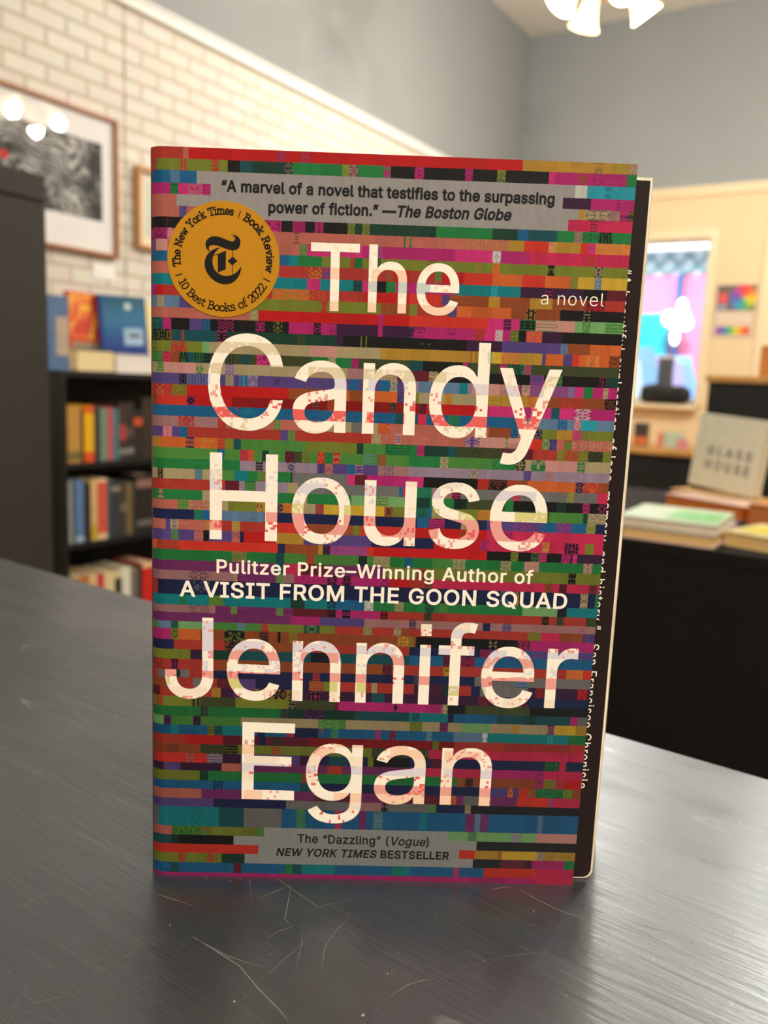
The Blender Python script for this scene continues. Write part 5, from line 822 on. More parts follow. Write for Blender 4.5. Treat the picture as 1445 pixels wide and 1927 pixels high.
# slab letters as pen strokes: cap height 1, x-height .68
SLAB = {
 'T': (.86, [[(.43, 1), (.43, 0)], [(.24, 0), (.62, 0)], [(.04, .74), (.04, 1), (.82, 1), (.82, .74)]]),
 'h': (.78, [[(.14, 1.04), (.14, 0)], [(.02, 1.04), (.14, 1.04)], [(.02, 0), (.28, 0)], arc(.37, .42, .23, .26, 180, 0) + [(.6, 0)], [(.47, 0), (.74, 0)]]),
 'e': (.66, [[(.05, .36), (.59, .36)] + arc(.32, .35, .27, .33, 2, 325, 16)]),
 'N': (.98, [[(.16, 0), (.16, 1), (.78, 0), (.78, 1)], [(.02, 0), (.3, 0)], [(.02, 1), (.16, 1)], [(.64, 1), (.92, 1)]]),
 'w': (1.02, [[(.12, .68), (.3, 0), (.5, .6), (.7, 0), (.88, .68)], [(.0, .68), (.24, .68)], [(.76, .68), (1., .68)]]),
 'Y': (.9, [[(.1, 1), (.43, .48), (.76, 1)], [(.43, .48), (.43, 0)], [(.26, 0), (.6, 0)], [(-.02, 1), (.24, 1)], [(.62, 1), (.88, 1)]]),
 'o': (.68, [arc(.33, .34, .28, .34, 0, 360, 20)]),
 'r': (.56, [[(.14, .68), (.14, 0)], [(.02, .68), (.14, .68)], [(.02, 0), (.32, 0)], arc(.36, .4, .22, .28, 180, 60)]),
 'k': (.76, [[(.14, 1.04), (.14, 0)], [(.02, 1.04), (.14, 1.04)], [(.02, 0), (.28, 0)], [(.14, .26), (.54, .68)], [(.32, .42), (.62, 0)], [(.5, 0), (.74, 0)], [(.42, .68), (.66, .68)]]),
 'i': (.36, [[(.17, .68), (.17, 0)], [(.03, .68), (.17, .68)], [(.02, 0), (.32, 0)], [(.17, .94), (.17, 1.0)]]),
 'm': (1.12, [[(.14, .68), (.14, 0)], [(.02, .68), (.14, .68)], [(.02, 0), (.26, 0)], arc(.34, .44, .2, .24, 180, 0) + [(.54, 0)], [(.44, 0), (.66, 0)], arc(.74, .44, .2, .24, 180, 0) + [(.94, 0)], [(.84, 0), (1.08, 0)]]),
 's': (.58, [arc(.28, .51, .21, .17, 20, 250, 10) + arc(.27, .18, .23, .18, 80, -160, 10)]),
 'B': (.82, [[(.16, 0), (.16, 1)], [(.02, 1), (.4, 1)] + arc(.4, .77, .22, .23, 90, -90) + [(.16, .54)], [(.4, .54)] + arc(.42, .27, .28, .27, 90, -90) + [(.02, 0)]]),
 'v': (.72, [[(.12, .68), (.34, 0), (.56, .68)], [(.0, .68), (.24, .68)], [(.44, .68), (.68, .68)]]),
 'R': (.9, [[(.16, 0), (.16, 1)], [(.02, 0), (.32, 0)], [(.02, 1), (.42, 1)] + arc(.42, .75, .25, .25, 90, -90) + [(.16, .5)], [(.44, .5), (.7, 0), (.86, 0)]]),
 '|': (.3, [[(.15, -.08), (.15, .9)]]),
 '1': (.56, [[(.08, .84), (.28, 1), (.28, 0)], [(.06, 0), (.5, 0)]]),
 '0': (.7, [arc(.33, .5, .27, .5, 0, 360, 22)]),
 '2': (.68, [arc(.31, .72, .25, .28, 170, -30, 12) + [(.06, 0), (.6, 0), (.6, .12)]]),
 'f': (.5, [[(.2, 0)] + [(.2, .8)] + arc(.4, .8, .2, .24, 180, 60, 8), [(.04, 0), (.38, 0)], [(.04, .66), (.42, .66)]]),
 't': (.5, [[(.2, .92), (.2, .2)] + arc(.37, .2, .17, .2, 180, 310, 8), [(.04, .68), (.44, .68)]])}
def stroke_polys(pts, w):
    out = []
    for a, b in zip(pts, pts[1:]):
        dx, dy = b[0] - a[0], b[1] - a[1]; n = math.hypot(dx, dy)
        if n < 1e-6: continue
        ex, ey = dx / n * w * .5, dy / n * w * .5
        out.append([(a[0] - ey - ex * .9, a[1] + ex - ey * .9), (a[0] + ey - ex * .9, a[1] - ex - ey * .9), (b[0] + ey + ex * .9, b[1] - ex + ey * .9), (b[0] - ey + ex * .9, b[1] + ex + ey * .9)])
    return out
def arc_text(text, a0, a1, base, capmm, w, outward):
    """letters set round the sticker: angles in degrees at the first and last letter"""
    adv = [SLAB[c][0] if c != ' ' else .42 for c in text]; tot = sum(adv); x = 0; out = []
    for c, ad in zip(text, adv):
        if c != ' ':
            a = math.radians(a0 + (a1 - a0) * (x + ad / 2) / tot)
            ww = w * (0.5 if c == '|' else 1)
            for sk in SLAB[c][1]:
                for p in stroke_polys(sk, ww):
                    pl = []
                    for gx, gy in p:
                        tx = (gx - ad / 2) * capmm * abs(math.radians(a1 - a0)) * base / (tot * capmm)
                        if outward: r = base + gy * capmm; pl.append((r * math.cos(a) + tx * math.sin(a), r * math.sin(a) - tx * math.cos(a)))
                        else: r = base - gy * capmm; pl.append((r * math.cos(a) - tx * math.sin(a), r * math.sin(a) + tx * math.cos(a)))
                    out.append(pl)
        x += ad
    return out
def on_sticker(name, polys):
    bm = bmesh.new()
    for p in polys:
        f = poly(bm, [cover_pt(SC0[0] + x, SC0[1] + y, 0.00022) for x, y in p]); f.normal_update()
        if f.normal.dot(Vector(cn)) < 0: f.normal_flip()
    return obj(name, bm, black_ink, sticker)
on_sticker('sticker_lettering', arc_text('The New York Times', 190.5, 77.5, SR * .775, SR * .125, .185, True) + arc_text('|', 73, 68, SR * .775, SR * .125, .14, True) + arc_text('Book Review', 64, -14, SR * .775, SR * .125, .185, True))
on_sticker('sticker_lettering', arc_text('|', 198, 203, SR * .895, SR * .125, .14, False) + arc_text('10 Best Books of 2022', 207, 331, SR * .895, SR * .135, .135, False) + arc_text('|', 335, 340, SR * .895, SR * .125, .14, False))
# blackletter capital in the middle of the sticker (readings of a close crop)
def bl_(pts): return [st(370 + x / 14.45, 430 + y / 14.45) for x, y in pts]
def smooth(pts, n=5):
    out = []; P = [pts[0]] + list(pts) + [pts[-1]]
    for i in range(1, len(P) - 2):
        p0, p1, p2, p3 = [np.array(P[i + k], float) for k in (-1, 0, 1, 2)]
        for k in range(n):
            t = k / n; out.append(tuple(0.5 * (2 * p1 + (p2 - p0) * t + (2 * p0 - 5 * p1 + 4 * p2 - p3) * t * t + (3 * p1 - p0 - 3 * p2 + p3) * t ** 3)))
    out.append(tuple(pts[-1])); return out
flag = smooth([(925, 183), (990, 178), (1060, 190), (1130, 232), (1180, 300), (1192, 390), (1175, 480), (1120, 555), (1040, 590), (960, 592), (860, 572), (740, 530), (640, 492), (540, 462), (450, 452), (385, 462), (345, 500), (340, 555), (375, 628)]) + smooth([(375, 628), (310, 592), (262, 530), (245, 440), (262, 350), (320, 272), (410, 225), (510, 215), (620, 235), (740, 278), (850, 322), (940, 350), (1010, 344), (1045, 300), (1040, 245), (1005, 205), (925, 183)])
bowl = smooth([(648, 522), (590, 560), (530, 625), (480, 700), (452, 760), (438, 850), (440, 950), (462, 1050), (510, 1140), (590, 1220), (690, 1272), (800, 1290), (910, 1280), (1020, 1240), (1110, 1170), (1180, 1080), (1210, 1020)]) + smooth([(1210, 1020), (1208, 1110), (1180, 1230), (1110, 1350), (1010, 1450), (890, 1505), (770, 1518), (640, 1495), (500, 1430), (370, 1320), (280, 1190), (228, 1050), (222, 920), (250, 800), (320, 680), (430, 590), (540, 540), (648, 522)])
emb = [flag, bowl, [(580, 700), (802, 605), (795, 1110), (580, 1195)], [(455, 738), (480, 722), (585, 690), (590, 706), (480, 738)], [(980, 768), (1115, 888), (1050, 938), (1020, 960), (978, 1012), (848, 885)], [(975, 590), (994, 590), (992, 775), (972, 775)], [(970, 1005), (988, 1005), (985, 1262), (968, 1262)]]
bm = bmesh.new()
for pl in emb:
    P = [p for k, p in enumerate(bl_(pl)) if k == 0 or True]
    clean = [P[0]]
    for p in P[1:]:
        if math.hypot(p[0] - clean[-1][0], p[1] - clean[-1][1]) > 2e-6: clean.append(p)
    if math.hypot(clean[0][0] - clean[-1][0], clean[0][1] - clean[-1][1]) < 2e-6: clean.pop()
    vs, fs = fill_polys([[((x - SC0[0]) * 100, (y - SC0[1]) * 100) for x, y in clean]])
    vv = [bm.verts.new(cover_pt(SC0[0] + x / 100, SC0[1] + y / 100, 0.00022)) for x, y in vs]
    for f in fs:
        try: ff = bm.faces.new([vv[k] for k in f]); ff.normal_update()
        except ValueError: continue
        if ff.normal.dot(Vector(cn)) < 0: ff.normal_flip()
obj('sticker_emblem', bm, black_ink, sticker)

# --- black inner page that shows beside the narrower cover, and the text block
PL = A0 - cn * 0.0012 + wv * 0.001; PR = at_z(1113, 1654, TZ)
pv = PR - PL; PW = float(np.linalg.norm(pv)); pv = pv / PW; pn = np.array([pv[1], -pv[0], 0.0])
HP = HB - 0.0012
def page_pt(s, t, lift=0.0): return PL + pv * s + np.array([0, 0, t]) + pn * lift - BASE
def page_st(px, py): p = at_plane(px, py, PL, pn) - PL; return (float(p @ pv), float(p[2]))
BT, SKEW = 0.021, 0.0075
def block_pt(s, t, k): return PL + pv * (s + SKEW * k) - pn * (BT * k) + np.array([0, 0, t]) - BASE
def edge_mat():
    m, nt, b = newmat('cut page edges')
    tc = nt.nodes.new('ShaderNodeTexCoord'); w = nt.nodes.new('ShaderNodeTexNoise'); w.inputs['Scale'].default_value = 1; w.inputs['Detail'].default_value = 2
    mp = nt.nodes.new('ShaderNodeMapping'); mp.inputs['Scale'].default_value = (2600, 2600, 30); nt.links.new(tc.outputs['Object'], mp.inputs[0]); nt.links.new(mp.outputs[0], w.inputs['Vector'])
    mx = nt.nodes.new('ShaderNodeMix'); mx.data_type = 'RGBA'; mx.inputs[6].default_value = (*lin((206, 182, 146)), 1); mx.inputs[7].default_value = (*lin((250, 234, 204)), 1)
    r = nt.nodes.new('ShaderNodeMapRange'); r.inputs[1].default_value = 0.35; r.inputs[2].default_value = 0.65
    nt.links.new(w.outputs['Fac'], r.inputs[0]); nt.links.new(r.outputs[0], mx.inputs[0]); nt.links.new(mx.outputs[2], b.inputs['Base Color']); b.inputs['Roughness'].default_value = 0.8; b.inputs['Specular IOR Level'].default_value = 0.1
    return m
edges_m = edge_mat()
RC = 0.0028
def outline(s1, t1, rcor, n=6):
    pts = [(0.0, 0.0003)]
    pts += [(s1 - rcor + rcor * math.sin(math.pi / 2 * k / n), 0.0003 + rcor - rcor * math.cos(math.pi / 2 * k / n)) for k in range(n + 1)]
    pts += [(s1, t1), (0.0, t1)]; return pts
bm = bmesh.new(); OL = outline(PW, HP, RC)
fr = [bm.verts.new(block_pt(s, t, 0)) for s, t in OL]; bk = [bm.verts.new(block_pt(s, t, 1)) for s, t in OL]
bm.faces.new(fr); bm.faces.new(bk[::-1])
for i in range(len(OL)): bm.faces.new((fr[i], bk[i], bk[(i + 1) % len(OL)], fr[(i + 1) % len(OL)]))
bmesh.ops.recalc_face_normals(bm, faces=bm.faces)
obj('page_block', bm, edges_m, book)
inner_m = mat('near black page', (32, 19, 16), 0.55, 0.15, 0.04, 60)
bm = bmesh.new(); poly(bm, [page_pt(s, t + 0.0004, 0.0001) for s, t in outline(PW - 0.0006, HP - 0.0012, 0.0026)]); ip = obj('inner_page', bm, inner_m, book); ip['label'] = 'near black page showing beside the cover'
a_, b_ = np.array(page_st(1188, 508)), np.array(page_st(1104, 1483))
dirv = (b_ - a_) / np.linalg.norm(b_ - a_); capw = page_st(1188, 508)[0] - page_st(1168, 508)[0]
left = np.array([dirv[1], -dirv[0]])            # towards the baseline side (left)
if left[0] > 0: left = -left
V, F, gx0, gx1 = line_mesh([('“A beautiful exploration of loss, memory, and history.”   San Francisco Chronicle', .004, 0)], 0.05)
bm = bmesh.new(); L_ = np.linalg.norm(b_ - a_); base = a_ + left * capw
vs = [bm.verts.new(page_pt(*(base + dirv * ((x - gx0) / (gx1 - gx0) * L_) - left * (y / (CAP / 1000) * capw)), 0.00018)) for x, y in V]
for f in F:
    try: bm.faces.new([vs[i] for i in f])
    except ValueError: pass
obj('page_lettering', bm, cream_ink, ip)
# back cover and spine
bm = bmesh.new()
def bc(s, t, k): return PL + pv * (s + SKEW) - pn * (BT + 0.0003 + 0.0004 * k) + np.array([0, 0, t]) - BASE
v = [bm.verts.new(bc(s, t, k)) for k in (0, 1) for s, t in ((-0.001, 0), (PW, 0), (PW, HB), (-0.001, HB))]
for qd in ((0, 1, 2, 3), (7, 6, 5, 4), (0, 4, 5, 1), (1, 5, 6, 2), (2, 6, 7, 3), (3, 7, 4, 0)): bm.faces.new([v[i] for i in qd])
obj('back_cover', bm, M('dark back cover', (40, 34, 46), 0.4, 0.35), book)
bm = bmesh.new(); n = 6; c0 = S(0, 1) - cn * TH; c1 = PL + pv * (SKEW - 0.001) - pn * (BT + 0.0005)
prof = [c0 + (c1 - c0) * (k / n) - wv * 0.0003 * math.sin(math.pi * k / n) for k in range(n + 1)]
for t0, t1 in ((0.0, HB),):
    a = [bm.verts.new(np.array([p[0], p[1], TZ + t0]) - BASE) for p in prof]; b = [bm.verts.new(np.array([p[0], p[1], TZ + t1]) - BASE) for p in prof]
    for k in range(n): bm.faces.new((a[k], a[k + 1], b[k + 1], b[k])).smooth = True
sp = obj('spine', bm, M('striped spine', (120, 70, 70), 0.4, 0.35, 0.5, 40, (1, 1, 8)), book)
md = sp.modifiers.new('thick', 'SOLIDIFY'); md.thickness = 0.0004

# ------------------------------------------------------------------ helpers for shelves and books
black_case = M('black laminate', (30, 28, 27), 0.5, 0.35, 0.1, 8)
def bookcase(name, label, loc, rz, W, D, H, shelves, t=0.02, plinth=0.08, group=None):
    c = thing(name, label, 'bookcase', loc, rz, group)
    simple('side_panel', 0, t, 0, D, 0, H - t, black_case, c, 0.0015); simple('side_panel', W - t, W, 0, D, 0, H - t, black_case, c, 0.0015)
    simple('top_panel', 0, W, 0, D, H - t, H, black_case, c, 0.0015)
    simple('back_panel', t, W - t, D - 0.008, D, plinth, H - t, black_case, c)
    simple('plinth', t, W - t, 0.01, 0.03, 0, plinth, black_case, c)
    for z in [plinth] + list(shelves): simple('shelf', t, W - t, 0.004, D - 0.008, z - t if z > plinth else plinth - t, z, black_case, c)
    return c
pages_m = M('book pages', (232, 214, 178), 0.85, 0.1, 0.06, 300, (1, 1, 1))
def rgb_m(rgb, rough=0.5): return M('book cover %d %d %d' % rgb, rgb, rough, 0.35, 0.1, 60)
def spine_book(name, label, loc, rz, w, d, h, rgb, group, band=None):
    """a book shelved with its spine out: x thickness, y depth, z height"""
    bm = bmesh.new(); b = 0.0018
    box(bm, 0, w, 0, 0.004, 0, h); box(bm, 0, b, 0.004, d, 0, h); box(bm, w - b, w, 0.004, d, 0, h)
    box(bm, b, w - b, 0.004, d - 0.004, 0.003, h - 0.004, 1)
    ms = [rgb_m(rgb), pages_m]
    for k, (z0, z1, c) in enumerate(band or []):
        poly(bm, [(0.0, -0.0004, h * z0), (w, -0.0004, h * z0), (w, -0.0004, h * z1), (0.0, -0.0004, h * z1)], 2 + k); ms.append(rgb_m(c))
    o = obj(name, bm, ms, None, loc, rz); return tag(o, label, 'book', group)
def book_parts(t, w, d, h, rgb, flat=False, pages=None):
    """covers and pages of one book under its root: upright (front cover at y=0) or lying flat (spine at the back)"""
    cm = rgb_m(rgb); pm = pages or pages_m
    bm = bmesh.new(); b = 0.002
    if not flat:      # x width, y thickness d, z height
        box(bm, 0, w, 0, b, 0, h); box(bm, 0, w, d - b, d, 0, h); box(bm, 0, b, b, d - b, 0, h); o = obj('cover', bm, cm, t, bevel=0.0006)
        bm = bmesh.new(); box(bm, b, w - 0.004, b, d - b, 0.003, h - 0.003); obj('page_block', bm, pm, t)
    else:             # x width, y depth d, z thickness h
        box(bm, 0, w, 0, d, 0, b); box(bm, 0, w, 0, d, h - b, h); box(bm, 0, w, d - b, d, b, h - b); o = obj('cover', bm, cm, t, bevel=0.0006)
        bm = bmesh.new(); box(bm, 0.003, w - 0.003, 0.004, d - b, b, h - b); obj('page_block', bm, pm, t)
    return o

# ------------------------------------------------------------------ tall black unit at the left edge of the view
P = at_y(86, 330, 1.5)
H1 = float(P[2])
t = thing('tall_bookcase', 'tall black bookcase end at the left, its plain back to the table', 'bookcase', (P[0] - LDIR[0] * 0.6, P[1] - LDIR[1] * 0.6, 0), RL)
dark_case = M('dark charcoal laminate', (58, 54, 48), 0.5, 0.4, 0.08, 6)
simple('back_panel', 0, 0.6, 0.004, 0.014, 0, H1 - 0.045, dark_case, t)
simple('top_panel', 0, 0.6, 0.0, 0.3, H1 - 0.045, H1, dark_case, t, 0.003)
for x in (0.0, 0.58): simple('side_panel', x, x + 0.02, 0.014, 0.3, 0, H1 - 0.045, dark_case, t)
for k in range(4): simple('shelf', 0.02, 0.58, 0.014, 0.295, 0.1 + k * 0.33, 0.12 + k * 0.33, dark_case, t)

# ------------------------------------------------------------------ bookcase along the brick wall
OFF = 0.33
FP = CORNER + LN * OFF
def onf(px, py, back=0.0): return at_plane(px, py, FP - LN * back, LN)
s0 = ls(onf(118, 885)); Htop = float(onf(190, 700)[2])
zsh = [float(onf(200, 868)[2]), float(onf(200, 1015)[2])]
zsh.append(zsh[1] - (zsh[0] - zsh[1])); W2 = 1.75
org = CORNER + LDIR * s0 + LN * OFF
case = bookcase('bookcase', 'low black bookcase standing against the cream brick wall', (org[0], org[1], 0), RL, W2, 0.30, Htop, [z for z in zsh if z > 0.1])
def shelf_row(books, py, zs, h_of, group, y_in=0.012):
    for (p0, p1, top, rgb, label, band) in books:
        a, b = ls(onf(p0, py, y_in)) - s0, ls(onf(p1, py, y_in)) - s0
        h = min(h_of, float(onf((p0 + p1) / 2, top, y_in)[2]) - zs)
        o = org + LDIR * (a + 0.0006) - LN * y_in
        spine_book('book', label, (o[0], o[1], zs + 0.0002), RL, b - a - 0.0012, 0.16, h, rgb, group, band)
shelf_row([
    (127, 152, 763, (196, 146, 70), 'thick mustard book at the near end of the bookcase upper shelf', [(.05, .2, (120, 110, 60))]),
    (152, 158, 772, (74, 60, 40), 'thin dark book between the mustard book and the yellow one', None),
    (158, 177, 763, (244, 186, 14), 'bright yellow book with red ends on the bookcase upper shelf', [(.0, .18, (232, 84, 34)), (.86, 1, (226, 104, 30))]),
    (177, 189, 768, (62, 58, 62), 'charcoal book right of the bright yellow one', None),
    (189, 201, 768, (112, 150, 120), 'sage green book on the bookcase upper shelf', None),
    (201, 213, 766, (190, 88, 104), 'rose pink book next to the sage green one', None),
    (213, 224, 769, (66, 124, 130), 'teal book right of the rose pink one', None),
    (224, 238, 759, (74, 50, 46), 'dark brown book with a red band beside the teal one', [(.35, .62, (170, 66, 66)), (.1, .18, (150, 145, 138))]),
    (238, 252, 757, (52, 50, 48), 'dark grey book with pale spine letters on the upper shelf', [(.1, .2, (140, 136, 130)), (.4, .55, (88, 82, 66))]),
    (252, 268, 772, (46, 40, 38), 'black book with an orange dot near its top on the upper shelf', [(.68, .84, (210, 84, 46))]),
    (268, 290, 748, (58, 48, 38), 'tall dark brown book nearest the novel on the upper shelf', None)], 820, zsh[0], 0.3, 'books on the upper shelf of the bookcase')
shelf_row([
    (129, 137, 905, (150, 152, 146), 'light grey book at the near end of the middle shelf', None),
    (137, 142, 908, (44, 84, 100), 'thin petrol blue book beside the light grey one', None),
    (142, 158, 903, (96, 130, 172), 'soft blue book with a pale foot on the middle shelf', [(.02, .1, (176, 190, 206))]),
    (158, 171, 910, (52, 40, 42), 'dark maroon book between the soft blue and cream ones', None),
    (171, 183, 903, (222, 186, 128), 'cream book with a yellow foot on the middle shelf', [(.02, .25, (196, 170, 50))]),
    (183, 202, 901, (240, 202, 158), 'cream book with a red vertical stripe on the middle shelf', [(.1, .95, (220, 92, 70))]),
    (202, 208, 905, (44, 92, 106), 'thin teal book right of the red striped cream one', None),
    (208, 227, 905, (58, 62, 66), 'slate book with a pale band near its top, middle shelf', [(.82, .9, (150, 140, 126))]),
    (227, 238, 906, (70, 62, 52), 'umber book between the slate and olive ones', [(.45, .6, (120, 110, 96))]),
    (238, 249, 908, (120, 104, 68), 'olive tan book on the middle shelf', None),
    (249, 257, 905, (50, 54, 40), 'dark moss green book on the middle shelf', None),
    (257, 290, 893, (44, 38, 34), 'thick near-black book nearest the novel on the middle shelf', [(.78, .92, (150, 110, 100)), (.12, .22, (110, 106, 100))])], 960, zsh[1], 0.3, 'books on the middle shelf of the bookcase')
if zsh[2] > 0.05:
    shelf_row([
    (128, 142, 1090, (190, 150, 84), 'tan book at the near end of the lowest visible row', None),
    (142, 168, 1086, (198, 120, 62), 'orange brown book in the lowest visible row', None),
    (168, 183, 1080, (226, 196, 140), 'pale buff book left of the crimson one, lowest row', None),
    (183, 196, 1082, (214, 56, 78), 'crimson pink book in the lowest visible row', None),
    (196, 216, 1076, (234, 214, 160), 'wide cream book right of the crimson one, lowest row', None),
    (216, 229, 1072, (50, 46, 38), 'black book between the cream and white ones, lowest row', [(.8, 1, (230, 210, 160))]),
    (229, 246, 1068, (236, 232, 214), 'white book in the lowest visible row', None),
    (246, 260, 1070, (120, 112, 100), 'grey brown book right of the white one, lowest row', None),
    (260, 268, 1066, (64, 44, 38), 'dark brown book left of the scarlet one, lowest row', None),
    (268, 292, 1058, (218, 44, 36), 'scarlet book nearest the novel, lowest row', [(.88, 1, (236, 204, 150))])], 1085, zsh[2], 0.34, 'books in the lowest visible row of the bookcase')

# display on top of the bookcase
def top_thing(px0, px1, py0, py1, back, name, label, thick, rgb, turn=0.0, lean=0.0, cat='book', flat=False, pages=None, z_base=None, group='books displayed on the bookcase'):
    a, b = onf(px0, py1, back), onf(px1, py1, back)
    wdt = float(np.linalg.norm((b - a)[:2])); h = float(onf((px0 + px1) / 2, py0, back)[2]) - (Htop if z_base is None else z_base)
    o = CORNER + LDIR * ls(a) + LN * (OFF - back)
    t = thing(name, label, cat, (o[0], o[1], (Htop if z_base is None else z_base) + 0.0002), RL + turn, group)
    t.rotation_euler.x = -lean
    if flat: c = book_parts(t, wdt, 0.11, h, rgb, True, pages)
    else: c = book_parts(t, wdt / max(0.5, math.cos(turn)) , thick, h, rgb, False, pages)
    return t, wdt, h, c
top_thing(146, 216, 659, 699, 0.02, 'book', 'thick book lying flat with cream page edges out on the bookcase top', 0, (96, 48, 40), flat=True, pages=M('cream page edges', (244, 222, 170), 0.85, 0.1, 0.04, 200))
top_thing(220, 290, 667, 705, 0.02, 'book', 'flat book with white page edges lying beside the cream-edged one', 0, (224, 220, 214), flat=True, pages=M('white page edges', (240, 232, 222), 0.85, 0.1, 0.04, 200))
t, w_, h_, c = top_thing(92, 131, 556, 697, 0.03, 'book', 'blue-grey book with a beige patch at the near end of the bookcase top', 0.02, (92, 118, 158))
bm = bmesh.new(); poly(bm, [(w_ * .38, -0.0006, h_ * .2), (w_ * .98, -0.0006, h_ * .2), (w_ * .98, -0.0006, h_ * .72), (w_ * .38, -0.0006, h_ * .72)]); obj('cover_picture', bm, M('beige picture', (188, 170, 148), 0.5, 0.3, 0.2, 40), c)
t, w_, h_, c = top_thing(134, 192, 550, 699, 0.225, 'book', 'flame orange and yellow book standing behind the blue-grey one', 0.025, (214, 74, 36), lean=math.radians(3))
def flame_mat():
    m, nt, b = newmat('flame picture'); tc = nt.nodes.new('ShaderNodeTexCoord'); mp = nt.nodes.new('ShaderNodeMapping'); mp.inputs['Scale'].default_value = (1, 1, .5)
    n = nt.nodes.new('ShaderNodeTexNoise'); n.inputs['Scale'].default_value = 16; n.inputs['Distortion'].default_value = 1.5
    r = nt.nodes.new('ShaderNodeValToRGB'); e = r.color_ramp.elements
    e[0].position = .36; e[0].color = (*lin((206, 60, 36)), 1); e[1].position = .62; e[1].color = (*lin((250, 206, 70)), 1)
    k = e.new(.5); k.color = (*lin((242, 132, 36)), 1)
    nt.links.new(tc.outputs['Object'], mp.inputs[0]); nt.links.new(mp.outputs[0], n.inputs['Vector']); nt.links.new(n.outputs['Fac'], r.inputs[0]); nt.links.new(r.outputs[0], b.inputs['Base Color']); b.inputs['Roughness'].default_value = .4
    return m
bm = bmesh.new(); poly(bm, [(0.004, -0.0006, h_ * .42), (w_ - .003, -0.0006, h_ * .42), (w_ - .003, -0.0006, h_ * .98), (0.004, -0.0006, h_ * .98)]); obj('cover_picture', bm, flame_mat(), c)
bm = bmesh.new(); poly(bm, [(0.01, -0.0006, h_ * .28), (w_ - .006, -0.0006, h_ * .28), (w_ - .006, -0.0006, h_ * .37), (0.01, -0.0006, h_ * .37)]); obj('title_band', bm, M('taupe band', (150, 136, 110), 0.5, 0.3, 0.3, 120), c)
t, w_, h_, c = top_thing(196, 268, 561, 705, 0.19, 'book', 'deep blue book with a white moon, tilted behind the flat books', 0.022, (34, 66, 140), turn=math.radians(-14), lean=math.radians(5))
t.rotation_euler.y = math.radians(-2); t.location.z += 0.006
def night_mat():
    m, nt, b = newmat('night picture'); tc = nt.nodes.new('ShaderNodeTexCoord'); sp = nt.nodes.new('ShaderNodeSeparateXYZ'); r = nt.nodes.new('ShaderNodeValToRGB'); e = r.color_ramp.elements
    mr = nt.nodes.new('ShaderNodeMapRange'); mr.inputs[1].default_value = 0; mr.inputs[2].default_value = h_
    e[0].position = .3; e[0].color = (*lin((34, 62, 140)), 1); e[1].position = .95; e[1].color = (*lin((34, 92, 122)), 1); k = e.new(.68); k.color = (*lin((52, 118, 158)), 1)
    nt.links.new(tc.outputs['Object'], sp.inputs[0]); nt.links.new(sp.outputs['Z'], mr.inputs[0]); nt.links.new(mr.outputs[0], r.inputs[0]); nt.links.new(r.outputs[0], b.inputs['Base Color']); b.inputs['Roughness'].default_value = .35
    return m
bm = bmesh.new(); poly(bm, [(0.012, -0.0006, 0.002), (w_ - .001, -0.0006, 0.002), (w_ - .001, -0.0006, h_ - .002), (0.012, -0.0006, h_ - .002)]); obj('cover_picture', bm, night_mat(), c)
def disc(bm, cx, cz, r, y, mi=0, n=20): poly(bm, [(cx + r * math.cos(2 * math.pi * k / n), y, cz + r * math.sin(2 * math.pi * k / n)) for k in range(n)], mi)
bm = bmesh.new(); disc(bm, w_ * .62, h_ * .86, 0.014, -0.0012); obj('moon', bm, M('white moon print', (206, 226, 228), .4, .3), c)
bm = bmesh.new(); poly(bm, [(w_ * .5, -.0012, h_ * .34), (w_ * .92, -.0012, h_ * .34), (w_ * .92, -.0012, h_ * .57), (w_ * .5, -.0012, h_ * .57)]); poly(bm, [(w_ * .6, -.0016, h_ * .44), (w_ * .85, -.0016, h_ * .44), (w_ * .85, -.0016, h_ * .5), (w_ * .6, -.0016, h_ * .5)], 1)
obj('cover_label', bm, [M('pale blue print', (168, 196, 226), .4, .3), M('grey print', (108, 112, 118), .4, .3)], c)
t, w_, h_, c = top_thing(274, 316, 572, 705, 0.215, 'book', 'pale yellow book right of the moon book, half behind the novel', 0.03, (246, 226, 160), turn=math.radians(6))

# ------------------------------------------------------------------ framed pictures on the brick
def framed(name, label, sL, sR, zb, zt, bar, wood, matte, inner, art, group='framed pictures on the brick wall'):
    o = CORNER + LDIR * sL + LN * 0.004; W, Hh = sR - sL, zt - zb
    t = thing(name, label, 'picture', (o[0], o[1], zb), RL, group)
    bm = bmesh.new(); d = -0.026
    box(bm, 0, W, d, 0, 0, bar); box(bm, 0, W, d, 0, Hh - bar, Hh); box(bm, 0, bar, d, 0, bar, Hh - bar); box(bm, W - bar, W, d, 0, bar, Hh - bar); obj('frame', bm, wood, t, bevel=0.002)
    simple('matboard', bar, W - bar, -0.008, -0.003, bar, Hh - bar, matte, t)
    l, r, b_, tp = inner
    bm = bmesh.new(); poly(bm, [(l, -0.0085, b_), (W - r, -0.0085, b_), (W - r, -0.0085, Hh - tp), (l, -0.0085, Hh - tp)]); a = obj('artwork', bm, art, t)
    bm = bmesh.new(); poly(bm, [(bar, -0.013, bar), (W - bar, -0.013, bar), (W - bar, -0.013, Hh - bar), (bar, -0.013, Hh - bar)]); obj('glass', bm, pane, t)
    return t, W, Hh, a
